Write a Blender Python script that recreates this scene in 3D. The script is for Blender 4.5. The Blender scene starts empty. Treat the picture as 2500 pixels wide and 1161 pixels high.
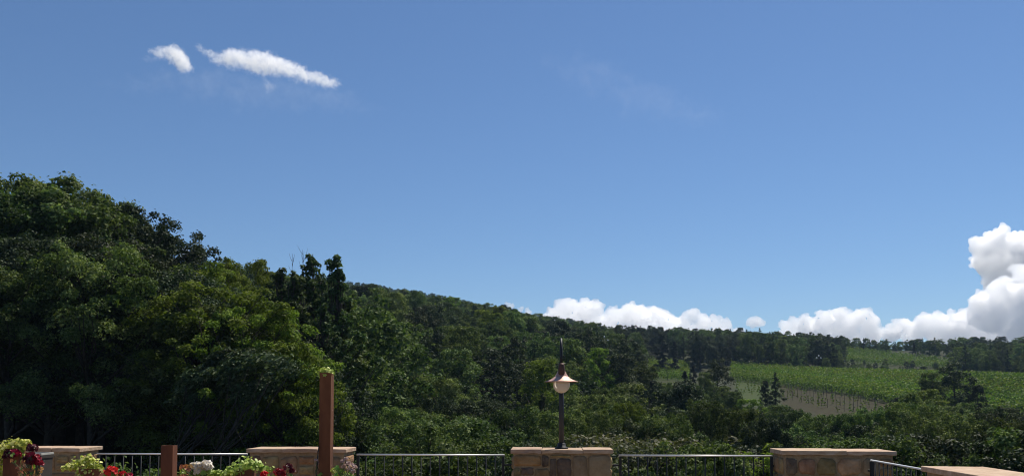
import bpy, bmesh, math, random
import numpy as np
from mathutils import Vector, Matrix, Euler

S = bpy.context.scene
COL = S.collection
R = math.radians

# ------------------------------------------------------------------ camera
F, CX, CY = 2050.0, 1250.0, 885.0            # focal length and optical centre in photograph pixels (2500 wide)
EYE, YAW, PITCH = 1.56, R(2.93), R(2.8)
cam_d = bpy.data.cameras.new("camera")
cam = bpy.data.objects.new("camera", cam_d)
COL.objects.link(cam)
cam.location = (0, 0, EYE)
cam.rotation_euler = (math.pi / 2 + PITCH, 0, YAW)
cam_d.sensor_width = 36
cam_d.lens = 36 * F / 2500
cam_d.shift_y = (CY - 580.5) / 2500
cam_d.clip_start, cam_d.clip_end = 0.1, 40000
S.camera = cam

# ------------------------------------------------------------------ sky and sun
SUN_EL, SUN_AZ = R(57), R(31)                # azimuth clockwise from +Y
W = bpy.data.worlds.new("World")
S.world = W
W.use_nodes = True
nt = W.node_tree
bg = nt.nodes["Background"]
sky = nt.nodes.new("ShaderNodeTexSky")
sky.sky_type = 'NISHITA'
sky.sun_disc = False
sky.sun_elevation, sky.sun_rotation = SUN_EL, SUN_AZ
sky.altitude, sky.air_density, sky.dust_density, sky.ozone_density = 300, 1.08, 0.1, 9.0
nt.links.new(sky.outputs[0], bg.inputs[0])
bg.inputs[1].default_value = 0.074
sun_d = bpy.data.lights.new("sun", 'SUN')
sun_d.energy, sun_d.angle, sun_d.color = 4.8, R(0.53), (1.0, 0.93, 0.82)
sun = bpy.data.objects.new("sun", sun_d)
COL.objects.link(sun)
sdir = Vector((math.sin(SUN_AZ) * math.cos(SUN_EL), math.cos(SUN_AZ) * math.cos(SUN_EL), math.sin(SUN_EL)))
sun.rotation_euler = sdir.to_track_quat('Z', 'Y').to_euler()
sun.location = (0, 0, 60)
S.view_settings.view_transform = 'Standard'
S.view_settings.look = 'None'
S.view_settings.gamma = 1
S.view_settings.use_curve_mapping = False
S.view_settings.exposure = 0.3
S.cycles.max_bounces = 90
S.cycles.diffuse_bounces = 20
S.cycles.pixel_filter_type = 'BLACKMAN_HARRIS'
S.cycles.filter_width = 1.05
S.cycles.volume_step_rate = 0.3
S.cycles.glossy_bounces = 2
S.cycles.transmission_bounces = 20
S.cycles.volume_bounces = 80
S.cycles.caustics_reflective = False
S.cycles.caustics_refractive = False

# ------------------------------------------------------------------ helpers
CAMROT = Euler((math.pi / 2 + PITCH, 0, YAW)).to_matrix()
FWD = Vector((-math.sin(YAW), math.cos(YAW), 0))
RGT = Vector((math.cos(YAW), math.sin(YAW), 0))


def ray(px, py):
    return CAMROT @ Vector(((px - CX) / F, (CY - py) / F, -1))


def at_y(px, py, Y):
    v = ray(px, py)
    return Vector((0, 0, EYE)) + v * (Y / v.y)


def at_d(px, py, d):
    v = ray(px, py)
    return Vector((0, 0, EYE)) + v * (d / v.dot(FWD))


def tag(o, label=None, cat=None, group=None, kind=None):
    for k, v in (('label', label), ('category', cat), ('group', group), ('kind', kind)):
        if v:
            o[k] = v
    return o


def empty(name, loc, rz=0.0):
    o = bpy.data.objects.new(name, None)
    COL.objects.link(o)
    o.location = loc
    o.rotation_euler = (0, 0, rz)
    o.empty_display_size = 0.2
    return o


def link(name, me, parent=None, loc=(0, 0, 0), rot=(0, 0, 0), scale=(1, 1, 1)):
    o = bpy.data.objects.new(name, me)
    COL.objects.link(o)
    if parent is not None:
        o.parent = parent
    o.location, o.rotation_euler, o.scale = loc, rot, scale
    return o


def mesh_pydata(name, verts, faces, mat=None, smooth=False):
    me = bpy.data.meshes.new(name)
    me.from_pydata([tuple(v) for v in verts], [], faces)
    if mat:
        me.materials.append(mat)
    if smooth:
        me.polygons.foreach_set('use_smooth', [True] * len(me.polygons))
    me.update()
    return me


def mesh_polys(name, P, mat, lr=None):
    """P: (N,k,3) array of N separate k-gons; lr: one random value per polygon."""
    N, k = P.shape[:2]
    me = bpy.data.meshes.new(name)
    me.vertices.add(N * k)
    me.vertices.foreach_set('co', P.reshape(-1).astype(np.float32))
    me.loops.add(N * k)
    me.loops.foreach_set('vertex_index', np.arange(N * k, dtype=np.int32))
    me.polygons.add(N)
    me.polygons.foreach_set('loop_start', np.arange(0, N * k, k, dtype=np.int32))
    if lr is not None:
        a = me.attributes.new('lr', 'FLOAT', 'FACE')
        a.data.foreach_set('value', np.asarray(lr, dtype=np.float32))
    me.materials.append(mat)
    me.update(calc_edges=True)
    return me


def add_box(bm, x0, x1, y0, y1, z0, z1):
    v = [bm.verts.new(p) for p in ((x0, y0, z0), (x1, y0, z0), (x1, y1, z0), (x0, y1, z0), (x0, y0, z1), (x1, y0, z1), (x1, y1, z1), (x0, y1, z1))]
    for f in ((0, 3, 2, 1), (4, 5, 6, 7), (0, 1, 5, 4), (1, 2, 6, 5), (2, 3, 7, 6), (3, 0, 4, 7)):
        bm.faces.new([v[i] for i in f])
    return v


def bm_mesh(name, bm, mat, bevel=0.0, smooth=False):
    if bevel:
        bmesh.ops.bevel(bm, geom=list(bm.edges), offset=bevel, segments=2, affect='EDGES', profile=0.6)
    bm.normal_update()
    me = bpy.data.meshes.new(name)
    bm.to_mesh(me)
    bm.free()
    me.materials.append(mat)
    if smooth:
        me.polygons.foreach_set('use_smooth', [True] * len(me.polygons))
    return me


def box_mesh(name, x0, x1, y0, y1, z0, z1, mat, bevel=0.0):
    bm = bmesh.new()
    add_box(bm, x0, x1, y0, y1, z0, z1)
    return bm_mesh(name, bm, mat, bevel)


def tube_geo(pts, rad, sides=6, V=None, Fc=None):
    V = [] if V is None else V
    Fc = [] if Fc is None else Fc
    pts = [Vector(p) for p in pts]
    base = len(V)
    n = len(pts)
    ref = Vector((1, 0, 0))
    for i, p in enumerate(pts):
        t = (pts[min(i + 1, n - 1)] - pts[max(i - 1, 0)]).normalized()
        a = t.cross(ref)
        if a.length < 1e-3:
            a = t.cross(Vector((0, 1, 0)))
        a.normalize()
        b = t.cross(a)
        r = rad[i] if hasattr(rad, '__len__') else rad
        for k in range(sides):
            w = 2 * math.pi * k / sides
            V.append(p + (a * math.cos(w) + b * math.sin(w)) * r)
    for i in range(n - 1):
        for k in range(sides):
            q = base + i * sides
            Fc.append((q + k, q + (k + 1) % sides, q + sides + (k + 1) % sides, q + sides + k))
    Fc.append(tuple(base + k for k in range(sides))[::-1])
    Fc.append(tuple(base + (n - 1) * sides + k for k in range(sides)))
    return V, Fc


def lathe(name, prof, mat, seg=40):
    V, Fc = [], []
    for r, z in prof:
        for k in range(seg):
            w = 2 * math.pi * k / seg
            V.append((r * math.cos(w), r * math.sin(w), z))
    for i in range(len(prof) - 1):
        for k in range(seg):
            a, b = i * seg + k, i * seg + (k + 1) % seg
            Fc.append((a, b, b + seg, a + seg))
    return mesh_pydata(name, V, Fc, mat, True)


# ------------------------------------------------------------------ materials
def new_mat(name):
    m = bpy.data.materials.new(name)
    m.use_nodes = True
    n = m.node_tree.nodes
    n.clear()
    return m, n, m.node_tree.links


def surf_mat(name, cols, scale=6.0, rough=0.8, metal=0.0, bump=0.3, bscale=40.0, objvar=0.0, spec=0.4, detail=6, bdist=0.01, stretch=None):
    """Noise-mottled surface: cols is a list of colours spread over a ramp; objvar varies brightness object by object."""
    m, n, L = new_mat(name)
    out = n.new('ShaderNodeOutputMaterial')
    p = n.new('ShaderNodeBsdfPrincipled')
    L.new(p.outputs[0], out.inputs[0])
    tc = n.new('ShaderNodeTexCoord')
    src = tc.outputs['Object']
    oi = n.new('ShaderNodeObjectInfo')
    ad = n.new('ShaderNodeVectorMath')
    ad.operation = 'MULTIPLY_ADD'
    L.new(src, ad.inputs[0])
    ad.inputs[1].default_value = stretch or (1, 1, 1)
    mulr = n.new('ShaderNodeVectorMath')
    mulr.operation = 'SCALE'
    mulr.inputs[0].default_value = (13.1, 7.7, 21.3)
    L.new(oi.outputs['Random'], mulr.inputs['Scale'])
    L.new(mulr.outputs[0], ad.inputs[2])
    nz = n.new('ShaderNodeTexNoise')
    nz.inputs['Scale'].default_value = scale
    nz.inputs['Detail'].default_value = detail
    nz.inputs['Roughness'].default_value = 0.62
    L.new(ad.outputs[0], nz.inputs['Vector'])
    cr = n.new('ShaderNodeValToRGB')
    el = cr.color_ramp.elements
    while len(el) < len(cols):
        el.new(0.5)
    for i, c in enumerate(cols):
        el[i].position = 0.3 + 0.4 * i / max(1, len(cols) - 1)
        el[i].color = (*c, 1)
    L.new(nz.outputs[0], cr.inputs[0])
    colout = cr.outputs[0]
    if objvar:
        hs = n.new('ShaderNodeHueSaturation')
        mr = n.new('ShaderNodeMapRange')
        mr.inputs[3].default_value, mr.inputs[4].default_value = 1 - objvar, 1 + objvar
        L.new(oi.outputs['Random'], mr.inputs[0])
        L.new(mr.outputs[0], hs.inputs['Value'])
        ml = n.new('ShaderNodeMath')
        ml.operation = 'MULTIPLY'
        ml.inputs[1].default_value = 7.31
        fr = n.new('ShaderNodeMath')
        fr.operation = 'FRACT'
        L.new(oi.outputs['Random'], ml.inputs[0])
        L.new(ml.outputs[0], fr.inputs[0])
        mh = n.new('ShaderNodeMapRange')
        mh.inputs[3].default_value, mh.inputs[4].default_value = 0.5 - objvar * 0.07, 0.5 + objvar * 0.07
        L.new(fr.outputs[0], mh.inputs[0])
        L.new(mh.outputs[0], hs.inputs['Hue'])
        L.new(colout, hs.inputs['Color'])
        colout = hs.outputs[0]
    L.new(colout, p.inputs['Base Color'])
    p.inputs['Roughness'].default_value = rough
    p.inputs['Metallic'].default_value = metal
    p.inputs['Specular IOR Level'].default_value = spec
    if bump:
        nb = n.new('ShaderNodeTexNoise')
        nb.inputs['Scale'].default_value = bscale
        nb.inputs['Detail'].default_value = 8
        L.new(ad.outputs[0], nb.inputs['Vector'])
        b = n.new('ShaderNodeBump')
        b.inputs['Strength'].default_value = bump
        b.inputs['Distance'].default_value = bdist
        L.new(nb.outputs[0], b.inputs['Height'])
        L.new(b.outputs[0], p.inputs['Normal'])
    return m


def leaf_mat(name, c_dark, c_mid, c_light, trans=0.35, rough=0.5, spec=0.35, objvar=0.35, huevar=0.025, tcol=(1.15, 1.25, 0.55)):
    m, n, L = new_mat(name)
    out = n.new('ShaderNodeOutputMaterial')
    at = n.new('ShaderNodeAttribute')
    at.attribute_name = 'lr'
    cr = n.new('ShaderNodeValToRGB')
    el = cr.color_ramp.elements
    el.new(0.5)
    for i, (pos, c) in enumerate(((0.05, c_dark), (0.5, c_mid), (0.95, c_light))):
        el[i].position = pos
        el[i].color = (*c, 1)
    L.new(at.outputs['Fac'], cr.inputs[0])
    oi = n.new('ShaderNodeObjectInfo')
    hs = n.new('ShaderNodeHueSaturation')
    mr = n.new('ShaderNodeMapRange')
    mr.inputs[3].default_value, mr.inputs[4].default_value = 1 - objvar, 1 + objvar
    L.new(oi.outputs['Random'], mr.inputs[0])
    L.new(mr.outputs[0], hs.inputs['Value'])
    ml = n.new('ShaderNodeMath')
    ml.operation = 'MULTIPLY'
    ml.inputs[1].default_value = 17.77
    fr = n.new('ShaderNodeMath')
    fr.operation = 'FRACT'
    L.new(oi.outputs['Random'], ml.inputs[0])
    L.new(ml.outputs[0], fr.inputs[0])
    mh = n.new('ShaderNodeMapRange')
    mh.inputs[3].default_value, mh.inputs[4].default_value = 0.5 - huevar, 0.5 + huevar
    L.new(fr.outputs[0], mh.inputs[0])
    L.new(mh.outputs[0], hs.inputs['Hue'])
    L.new(cr.outputs[0], hs.inputs['Color'])
    p = n.new('ShaderNodeBsdfPrincipled')
    p.inputs['Roughness'].default_value = rough
    p.inputs['Specular IOR Level'].default_value = spec
    L.new(hs.outputs[0], p.inputs['Base Color'])
    if trans:
        tr = n.new('ShaderNodeBsdfTranslucent')
        mc = n.new('ShaderNodeMix')
        mc.data_type = 'RGBA'
        mc.blend_type = 'MULTIPLY'
        mc.inputs['Factor'].default_value = 1.0
        L.new(hs.outputs[0], mc.inputs['A'])
        mc.inputs['B'].default_value = (*tcol, 1)
        L.new(mc.outputs['Result'], tr.inputs['Color'])
        mx = n.new('ShaderNodeMixShader')
        mx.inputs[0].default_value = trans
        L.new(p.outputs[0], mx.inputs[1])
        L.new(tr.outputs[0], mx.inputs[2])
        L.new(mx.outputs[0], out.inputs[0])
    else:
        L.new(p.outputs[0], out.inputs[0])
    return m


M = {}
M['oak'] = leaf_mat('oak_leaves', (.030, .053, .014), (.076, .118, .035), (.205, .245, .105), .26, rough=.65, spec=.06, objvar=.48, huevar=.022)  # leaf tones spread wide so sunlit highlights and darks sit in the colour
M['dark_oak'] = leaf_mat('holm_oak_leaves', (.016, .027, .012), (.038, .058, .026), (.115, .138, .078), .16, rough=.6, spec=.08, objvar=.35)
M['bright'] = leaf_mat('locust_leaves', (.045, .076, .010), (.118, .166, .027), (.220, .265, .062), .34, objvar=.25, rough=.65, spec=.06)
M['slender'] = leaf_mat('thin_oak_leaves', (.022, .038, .013), (.054, .084, .028), (.150, .185, .080), .22, rough=.62, spec=.07, objvar=.25)
M['conifer'] = leaf_mat('conifer_needles', (.010, .018, .010), (.016, .027, .014), (.028, .042, .020), .08, objvar=.25, rough=.6, spec=.12)
M['olive'] = leaf_mat('dry_broom_leaves', (.045, .052, .026), (.075, .082, .042), (.105, .110, .062), .25, objvar=.25, rough=.6, spec=.12)
M['vine'] = leaf_mat('vine_leaves', (.066, .112, .013), (.112, .172, .022), (.165, .225, .038), .35, objvar=.12, rough=.6, spec=.12)
M['ivy'] = leaf_mat('variegated_ivy_leaves', (.22, .30, .03), (.50, .58, .08), (.76, .78, .26), .35, objvar=.1, tcol=(1, 1, .7))
M['gerleaf'] = leaf_mat('geranium_leaves', (.10, .17, .03), (.20, .30, .05), (.32, .40, .10), .3, objvar=.2)
M['autleaf'] = leaf_mat('russet_leaves', (.26, .09, .04), (.42, .19, .07), (.58, .38, .14), .3, objvar=.2, tcol=(1.1, 1, .7))
M['red'] = leaf_mat('scarlet_petals', (.50, .010, .012), (.68, .018, .022), (.80, .04, .05), .25, objvar=.05, huevar=.004, tcol=(1, 1, 1))
M['crimson'] = leaf_mat('crimson_petals', (.18, .004, .014), (.32, .008, .028), (.48, .014, .050), .22, objvar=.08, huevar=.004, tcol=(1, 1, 1))
M['maroon'] = leaf_mat('maroon_petals', (.050, .004, .010), (.095, .007, .016), (.150, .012, .028), .2, objvar=.1, huevar=.004, tcol=(1, 1, 1))
M['white'] = leaf_mat('cream_petals', (.72, .64, .50), (.84, .80, .70), (.90, .88, .84), .62, objvar=.03, huevar=.004, tcol=(1, 1, 1))
M['pink'] = leaf_mat('dusty_pink_petals', (.42, .26, .24), (.58, .42, .38), (.68, .58, .48), .3, objvar=.06, huevar=.01, tcol=(1, 1, 1))
M['bark'] = surf_mat('bark', [(.020, .016, .012), (.042, .034, .026), (.07, .058, .046)], 5, .9, bump=.8, bscale=14, bdist=.03)
M['stem'] = surf_mat('stem_green', [(.05, .07, .02), (.10, .12, .04)], 20, .7, bump=0)
M['mortar'] = surf_mat('lime_mortar', [(.22, .15, .084), (.30, .215, .122), (.38, .285, .175)], 14, .95, bump=.9, bscale=60, bdist=.012)
M['stone'] = surf_mat('rubble_stone', [(.18, .108, .052), (.30, .192, .092), (.41, .28, .148)], 9, .9, bump=.9, bscale=34, objvar=.32, bdist=.015)
M['stone_orange'] = surf_mat('ochre_stone', [(.21, .11, .045), (.30, .17, .075), (.36, .23, .12)], 12, .9, bump=.9, bscale=34, objvar=.15, bdist=.015)
M['stone_dark'] = surf_mat('dark_brown_stone', [(.085, .056, .042), (.145, .10, .068), (.20, .145, .095)], 12, .9, bump=.9, bscale=34, objvar=.15, bdist=.015)
M['stone_grey'] = surf_mat('grey_brown_stone', [(.19, .132, .072), (.265, .19, .108), (.33, .245, .145)], 8, .9, bump=.7, bscale=34, objvar=.15, bdist=.012)
M['coping'] = surf_mat('sandstone_coping', [(.29, .185, .115), (.44, .305, .20), (.55, .415, .30)], 8, .85, bump=.5, bscale=45, objvar=.10, bdist=.006, stretch=(1, 2.5, 3))
M['paving'] = surf_mat('terrace_paving', [(.20, .145, .10), (.25, .185, .13), (.31, .235, .17)], 3, .9, bump=.3, bscale=30)
M['rust'] = surf_mat('corten_steel', [(.088, .030, .013), (.150, .054, .024), (.22, .086, .038)], 7, .85, .15, bump=.35, bscale=120, objvar=.08, bdist=.002, stretch=(1, 1, .35))
M['steel'] = surf_mat('bare_steel_handrail', [(.80, .79, .74), (.86, .85, .81)], 30, .4, .25, bump=.1, bscale=200, bdist=.001)
M['iron'] = surf_mat('dark_painted_iron', [(.010, .011, .012), (.018, .019, .020)], 30, .6, .0, bump=.15, bscale=150, bdist=.001)
M['polegrey'] = surf_mat('grey_painted_pole', [(.024, .026, .029), (.038, .041, .045)], 30, .6, .0, bump=.15, bscale=150, bdist=.001)
M['copper'] = surf_mat('aged_copper', [(.36, .19, .14), (.50, .29, .22), (.58, .38, .31)], 14, .5, .35, bump=.15, bscale=90, bdist=.001)
M['copperdark'] = surf_mat('brown_copper', [(.075, .035, .022), (.13, .062, .040)], 14, .55, .3, bump=.15, bscale=90, bdist=.001)
M['zinc'] = surf_mat('pale_planter', [(.34, .34, .30), (.46, .46, .41)], 12, .7, 0, bump=.2, bscale=70, bdist=.003)
M['potbrown'] = surf_mat('dark_planter', [(.030, .025, .020), (.055, .045, .036)], 12, .8, 0, bump=.2, bscale=70, bdist=.003)  # pot body, a darker brown-grey than the pale rim
M['soil'] = surf_mat('potting_soil', [(.025, .018, .012), (.05, .036, .024)], 40, .95, bump=.8, bscale=90)
M['post'] = surf_mat('weathered_vineyard_post', [(.055, .045, .035), (.10, .085, .065)], 8, .9, bump=0)
M['whiteglass'] = surf_mat('white_globe', [(.72, .72, .70), (.80, .80, .78)], 8, .35, bump=0)
M['rubber'] = surf_mat('black_tube', [(.012, .012, .012), (.02, .02, .02)], 8, .6, bump=0)

m, n, L = new_mat('opal_glass')
out = n.new('ShaderNodeOutputMaterial')
p = n.new('ShaderNodeBsdfPrincipled')
p.inputs['Base Color'].default_value = (.95, .87, .73, 1)
p.inputs['Roughness'].default_value = .3
tr = n.new('ShaderNodeBsdfTranslucent')
tr.inputs[0].default_value = (.96, .88, .74, 1)
mx = n.new('ShaderNodeMixShader')
mx.inputs[0].default_value = .45
L.new(p.outputs[0], mx.inputs[1])
L.new(tr.outputs[0], mx.inputs[2])
L.new(mx.outputs[0], out.inputs[0])
M['opal'] = m

# terrain: forest floor, with bare soil, dry grass and vineyard grass where those lie
m, n, L = new_mat('hillside_ground')
out = n.new('ShaderNodeOutputMaterial')
p = n.new('ShaderNodeBsdfPrincipled')
p.inputs['Roughness'].default_value = .95
p.inputs['Specular IOR Level'].default_value = .1
L.new(p.outputs[0], out.inputs[0])
tc = n.new('ShaderNodeTexCoord')


def noise_ramp(scale, c0, c1, c2):
    nz = n.new('ShaderNodeTexNoise')
    nz.inputs['Scale'].default_value = scale
    nz.inputs['Detail'].default_value = 8
    nz.inputs['Roughness'].default_value = .7
    L.new(tc.outputs['Object'], nz.inputs['Vector'])
    cr = n.new('ShaderNodeValToRGB')
    cr.color_ramp.elements.new(.5)
    for i, c in enumerate((c0, c1, c2)):
        cr.color_ramp.elements[i].position = .3 + .2 * i
        cr.color_ramp.elements[i].color = (*c, 1)
    L.new(nz.outputs[0], cr.inputs[0])
    return cr.outputs[0]


cur = noise_ramp(.6, (.020, .026, .012), (.034, .040, .020), (.050, .052, .030))
for att, ramp in (('grass', noise_ramp(.5, (.024, .042, .010), (.040, .060, .015), (.062, .072, .024))),
                  ('dry', noise_ramp(.35, (.020, .033, .009), (.033, .041, .014), (.052, .048, .022))),
                  ('bare', noise_ramp(1.6, (.016, .014, .006), (.036, .030, .013), (.036, .048, .014)))):
    a = n.new('ShaderNodeAttribute')
    a.attribute_name = att
    mc = n.new('ShaderNodeMix')
    mc.data_type = 'RGBA'
    L.new(a.outputs['Fac'], mc.inputs['Factor'])
    L.new(cur, mc.inputs['A'])
    L.new(ramp, mc.inputs['B'])
    cur = mc.outputs['Result']
L.new(cur, p.inputs['Base Color'])
M['ground'] = m

# ------------------------------------------------------------------ terrain
DN = np.array([0, 9, 11, 14, 25, 40, 60, 90, 130, 180, 240, 300, 340, 380, 470, 600, 800, 860, 1100, 1700])
TAB = {
    -900: [-3.6, -3.6, -3.6, -4, -5, -1, 5, 11, 19, 28, 38, 46, 51, 56, 66, 80, 100, 104, 90, 60],
    0: [-3.6, -3.6, -3.8, -4.5, -5, -1.5, 4, 10, 17, 26, 36, 44, 49, 54, 66, 84, 112, 118, 100, 60],
    350: [-3.6, -3.6, -3.8, -4.5, -5.5, -2.5, 1.5, 7, 14, 22, 30, 36, 40.5, 45, 60, 84, 118, 127, 108, 60],
    600: [-3.6, -3.6, -4, -5, -6.5, -5, -2, 3.5, 11, 19, 26, 31, 35.5, 40, 55, 82, 122, 131, 112, 60],
    870: [-3.6, -3.6, -4, -5, -8, -8, -6, 0, 9, 18, 26, 29, 31, 33, 46, 76, 113, 117, 100, 55],
    1240: [-3.6, -3.6, -4, -5, -8, -9, -8, -3, 4, 12, 21, 26, 28.5, 31, 40, 60, 82, 80, 60, 40],
    1400: [-3.6, -3.6, -4, -5, -8, -9, -8, -4, 2.5, 9, 16, 22, 25.5, 29, 38, 54, 52, 48, 40, 25],
    1550: [-3.6, -3.6, -4, -5, -8, -9, -8, -5, 1, 6, 12, 18, 22.5, 27, 37, 36, 25, 20, 15, 10],
    1850: [-3.6, -3.6, -4, -5, -8, -9.5, -9, -6, 0, 3.9, 10.5, 18, 25, 30, 30, 22, 12, 10, 5, 0],
    2150: [-3.6, -3.6, -4, -5, -8, -9.5, -9, -6, 0, 3.9, 9.7, 16.6, 22.3, 22.3, 22, 14, 6, 5, 0, -4],
    2500: [-3.6, -3.6, -4, -5, -8, -9.5, -9, -6, -.5, 3.6, 9.0, 16, 20, 24, 22, 14, 6, 5, 0, -4],
    3400: [-3.6, -3.6, -4, -5, -8, -9.5, -9, -6, -.5, 3.6, 9.0, 16, 19, 22, 20, 14, 6, 5, 0, -4],
}
UC = np.array(sorted(TAB))
ZT = np.array([TAB[u] for u in UC], dtype=float)


def ground(u, d):
    """Ground height in photograph column u (any array) at forward distance d."""
    u = np.clip(np.asarray(u, float), UC[0], UC[-1])
    d = np.clip(np.asarray(d, float), 0, 1700)
    u, d = np.broadcast_arrays(u, d)
    i = np.clip(np.searchsorted(UC, u) - 1, 0, len(UC) - 2)
    w = (u - UC[i]) / (UC[i + 1] - UC[i])
    j = np.clip(np.searchsorted(DN, d) - 1, 0, len(DN) - 2)
    v = (d - DN[j]) / (DN[j + 1] - DN[j])
    z = (1 - w) * ((1 - v) * ZT[i, j] + v * ZT[i, j + 1]) + w * ((1 - v) * ZT[i + 1, j] + v * ZT[i + 1, j + 1])
    X = (u - CX) / F * d
    b = np.clip((d - 30) / 200, 0, 1)
    return z + b * (1.3 * np.sin(X * .035 + d * .021) + .9 * np.sin(d * .047 - X * .02 + 1.3))


def world(u, d, z):
    t = (np.asarray(u, float) - CX) / F
    d = np.asarray(d, float)
    return np.stack([d * (t * RGT.x + FWD.x), d * (t * RGT.y + FWD.y), np.broadcast_to(z, np.broadcast(t, d).shape)], -1)


def inside(poly, x, y):
    c = np.zeros(np.broadcast(x, y).shape, bool)
    k = len(poly)
    for i in range(k):
        (x0, y0), (x1, y1) = poly[i], poly[(i + 1) % k]
        with np.errstate(divide='ignore', invalid='ignore'):
            c ^= ((y0 > y) != (y1 > y)) & (x < (x1 - x0) * (y - y0) / (y1 - y0 + 1e-9) + x0)
    return c


# fields, as (column, distance) outlines
def low_a(u):
    return 193 - (u - 1920) * .165


VINE_A = [(1785, 216), (1920, 194), (2120, 160), (2330, 140), (2600, 136), (2600, 222), (2300, 228), (1785, 252)]
BARE = [(1905, 140), (2160, 124), (2330, 122), (2330, 139), (2120, 159), (1920, 193), (1905, 196)]
GRASSY = [(1790, 155), (1905, 142), (1905, 196), (1790, 214)]
VINE_B = [(2070, 300), (2320, 290), (2300, 312), (2060, 345)]
VINE_D = [(1580, 212), (1685, 207), (1685, 256), (1580, 262)]
DRY = [(1570, 198), (1690, 193), (1690, 207), (1570, 212)]
DRY2 = [(2050, 234), (2345, 224), (2330, 292), (2060, 302)]
FIELDS = (VINE_A, BARE, GRASSY, VINE_B, VINE_D, DRY, DRY2)

na = 300
ang = np.concatenate([np.linspace(-math.pi, -1.05, 30, endpoint=False), np.linspace(-1.05, 1.05, na), np.linspace(1.05, math.pi, 30, endpoint=False)[1:]])
rr = np.concatenate([[0.5], np.geomspace(6, 1550, 190)])
A, RR = np.meshgrid(ang, rr, indexing='ij')
front = np.cos(A) > .2
dd = np.where(front, RR * np.cos(A), RR * .2)
uu = np.where(front, CX + F * np.tan(np.clip(A, -1.3, 1.3)), np.where(A > 0, 3400, -900))
gz = ground(uu, dd)
gz = np.where(RR * np.cos(A) < 9.5, np.minimum(gz, -3.6), gz)
vx = np.stack([RR * (np.sin(A) * RGT.x + np.cos(A) * FWD.x), RR * (np.sin(A) * RGT.y + np.cos(A) * FWD.y), gz], -1).reshape(-1, 3)
nA, nR = A.shape
I = np.arange(nA * nR).reshape(nA, nR)
i0, i1 = I, np.roll(I, -1, axis=0)
faces = np.stack([i0[:, :-1], i0[:, 1:], i1[:, 1:], i1[:, :-1]], -1).reshape(-1, 4)
me = mesh_pydata('hillside', vx, [tuple(f) for f in faces.tolist()], M['ground'], True)
inner = list(I[:, 0])
for att, polys in (('grass', (VINE_A, VINE_B, VINE_D, GRASSY)), ('dry', (DRY, DRY2)), ('bare', (BARE,))):
    val = np.zeros(uu.shape)
    for pl in polys:
        val = np.maximum(val, inside(pl, uu, dd) * 1.0)
    a = me.attributes.new(att, 'FLOAT', 'POINT')
    a.data.foreach_set('value', val.reshape(-1).astype(np.float32))
o = link('hillside', me)
tag(o, kind='structure')

# ------------------------------------------------------------------ foliage builders
def leaf_quads(rng, pos, nrm, Lg, wid=.6):
    N = len(pos)
    rv = rng.normal(size=(N, 3))
    t = np.cross(nrm, rv)
    t /= np.linalg.norm(t, axis=1, keepdims=True) + 1e-9
    b = np.cross(nrm, t)
    s = (Lg * rng.uniform(.7, 1.3, N))[:, None]
    fold = nrm * s * .14
    return np.stack([pos - t * s * .5, pos + b * s * wid * .5 + fold, pos + t * s * .5, pos - b * s * wid * .5 + fold], 1)


def profile(style, h):
    if style == 'cone':
        return np.clip((1 - h) ** .75, .03, 1)
    if style == 'column':
        return np.clip(np.sin(np.pi * np.clip(h * .9 + .1, 0, 1)) ** .5, .1, 1)
    if style == 'slender':
        return np.where(h < .5, .85, .83 * np.clip((1 - h) / .5, 0, 1) ** 1.05 + .04)
    return np.sqrt(np.clip(1 - ((h - .46) / .58) ** 2, .06, 1))


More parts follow.
